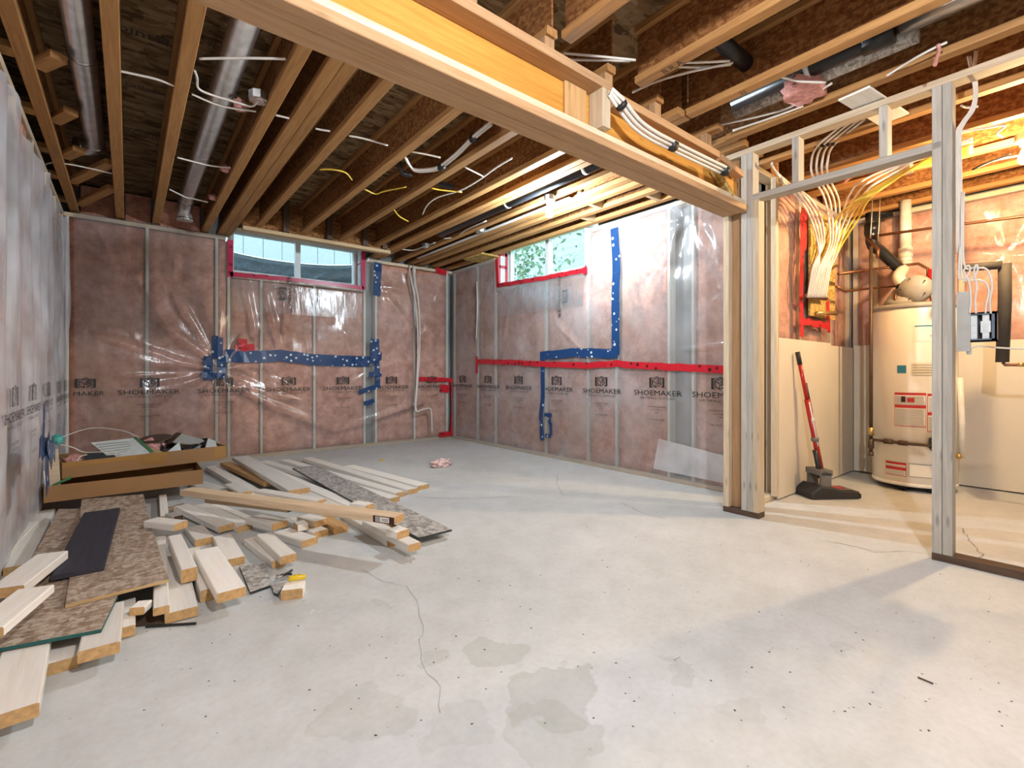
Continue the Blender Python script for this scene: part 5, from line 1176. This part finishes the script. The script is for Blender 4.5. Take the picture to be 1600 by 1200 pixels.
tag(tube('wire', [(-.415,4.325,ZT+.10), (-.42,4.33,ZT+.05), (-.41,4.325,ZT+.02), (-.425,4.31,ZT+.21)], .004, 'cable_white', None, 6, 1), 'white bent rod at the corner of the lower tray', 'wire')

# ------------------------------------------------------------------ small things on the floor
ZK = max([t for P, t in PLACED if hits(P, [Vector(PX(u, v, z=.045)[:2]) for u, v in ((455,905),(470,905),(470,915),(455,915))])], default=.0)
kz = ZK+.014
ka, kb = PX(451,905,z=kz), PX(478,901,z=kz)
kn = empty('utility_knife', ka, 'yellow utility knife lying on the small wooden block', 'knife')
def cap(pts, rr, nm, mat, par): p = smooth_path(pts, 4); return obj(nm, tubemesh([(p, [rr(i/(len(p)-1)) for i in range(len(p))])], 0, mat, 10), par)
cap([ka, ka.lerp(kb,.5)+Vector((0,0,.002)), kb], lambda t: .006+.0075*math.sin(math.pi*min(1, .15+.8*t))**.6, 'knife_handle', 'yellow_plastic', kn)
bar('slide_button', ka.lerp(kb,.3)+Vector((0,0,.012)), ka.lerp(kb,.65)+Vector((0,0,.012)), .008, .005, 'dark_plastic', kn)
kd = (kb-ka).normalized(); bar('blade', ka-kd*.035, ka+kd*.01, .012, .0012, 'tin', kn)
pz = .022; sn = empty('snips', PX(440,900,z=pz), 'small pair of metal snips lying beside the yellow knife', 'snips')
for s in (-1, 1):
    a, b, c = PX(432,901+2*s,z=pz), PX(441,899,z=pz), PX(456,894+3*s,z=pz)
    bar('jaw', b, a, .012, .006, 'tin', sn); tube('snip_handle', [b, b.lerp(c,.5)+Vector((0,.006*s,0)), c], .006, 'dark_plastic', sn, 8, 4)
lathe('pivot', [(.007,-.005), (.007,.006)], 'steel_pipe', sn, PX(441,899,z=pz), 10)
o = blob('insulation_tuft', PX(689,729,z=0), (.10,.055,.05), 'pink_pale', None, 4, .6, 3, 31); tag(o, 'pink insulation tuft lying alone on the bare floor', 'insulation')
o = crumple('dry_leaf', PX(985,736,z=.001), (.12,.09), 'leaf_tan', 'tan leaf-like scrap against the right wall', 'scrap', .8, amp=.03)
o = blob('yellow_scrap', PX(596,720,z=0), (.03,.02,.008), 'yellow_plastic', None, 2, .4, 3, 3); tag(o, 'tiny yellowish scrap beyond the long boards', 'scrap')
V, Fc = [], []; rnd = random.Random(11)
for k in range(240):
    u, v = rnd.uniform(200,1590), rnd.uniform(700,1150)
    p = PX(u, v, z=0); s = rnd.uniform(.0012,.0042)
    if any(hits([Vector((p.x+a, p.y+b)) for a, b in ((-.02,-.02),(.02,-.02),(.02,.02),(-.02,.02))], P) for P, t in PLACED) or p.x > 3.1 or p.y > 5.8 or p.x < -.3: continue
    a = rnd.uniform(0,6.28); X = Vector((math.cos(a), math.sin(a), 0)); Y = Vector((-X.y, X.x, 0)); n = len(V)
    V += [p+X*s*1.6, p+Y*s, p-X*s*1.2, p-Y*s*.8, p+Vector((0,0,s*.6))]; Fc += [(n, n+1, n+4), (n+1, n+2, n+4), (n+2, n+3, n+4), (n+3, n, n+4)]
tag(obj('floor_debris', mesh('debris', V, Fc, 'chips')), 'dark specks and chips scattered over the concrete floor', 'debris', None, 'stuff')
for k, (u, v, u2, v2, lab) in enumerate(((1434,1058,1458,1068,'thin nail lying on the floor near the right edge'), (484,960,489,953,'white splinter on the floor near the knife'), (1052,1030,1062,1025,'bent white splinter on the floor in the middle distance'))):
    a, b = PX(u, v, z=.003), PX(u2, v2, z=.003); tag(bar('nail' if k == 0 else 'splinter', a, b, .004, .004, 'steel_pipe' if k == 0 else 'paper_white'), lab, 'nail' if k == 0 else 'splinter')
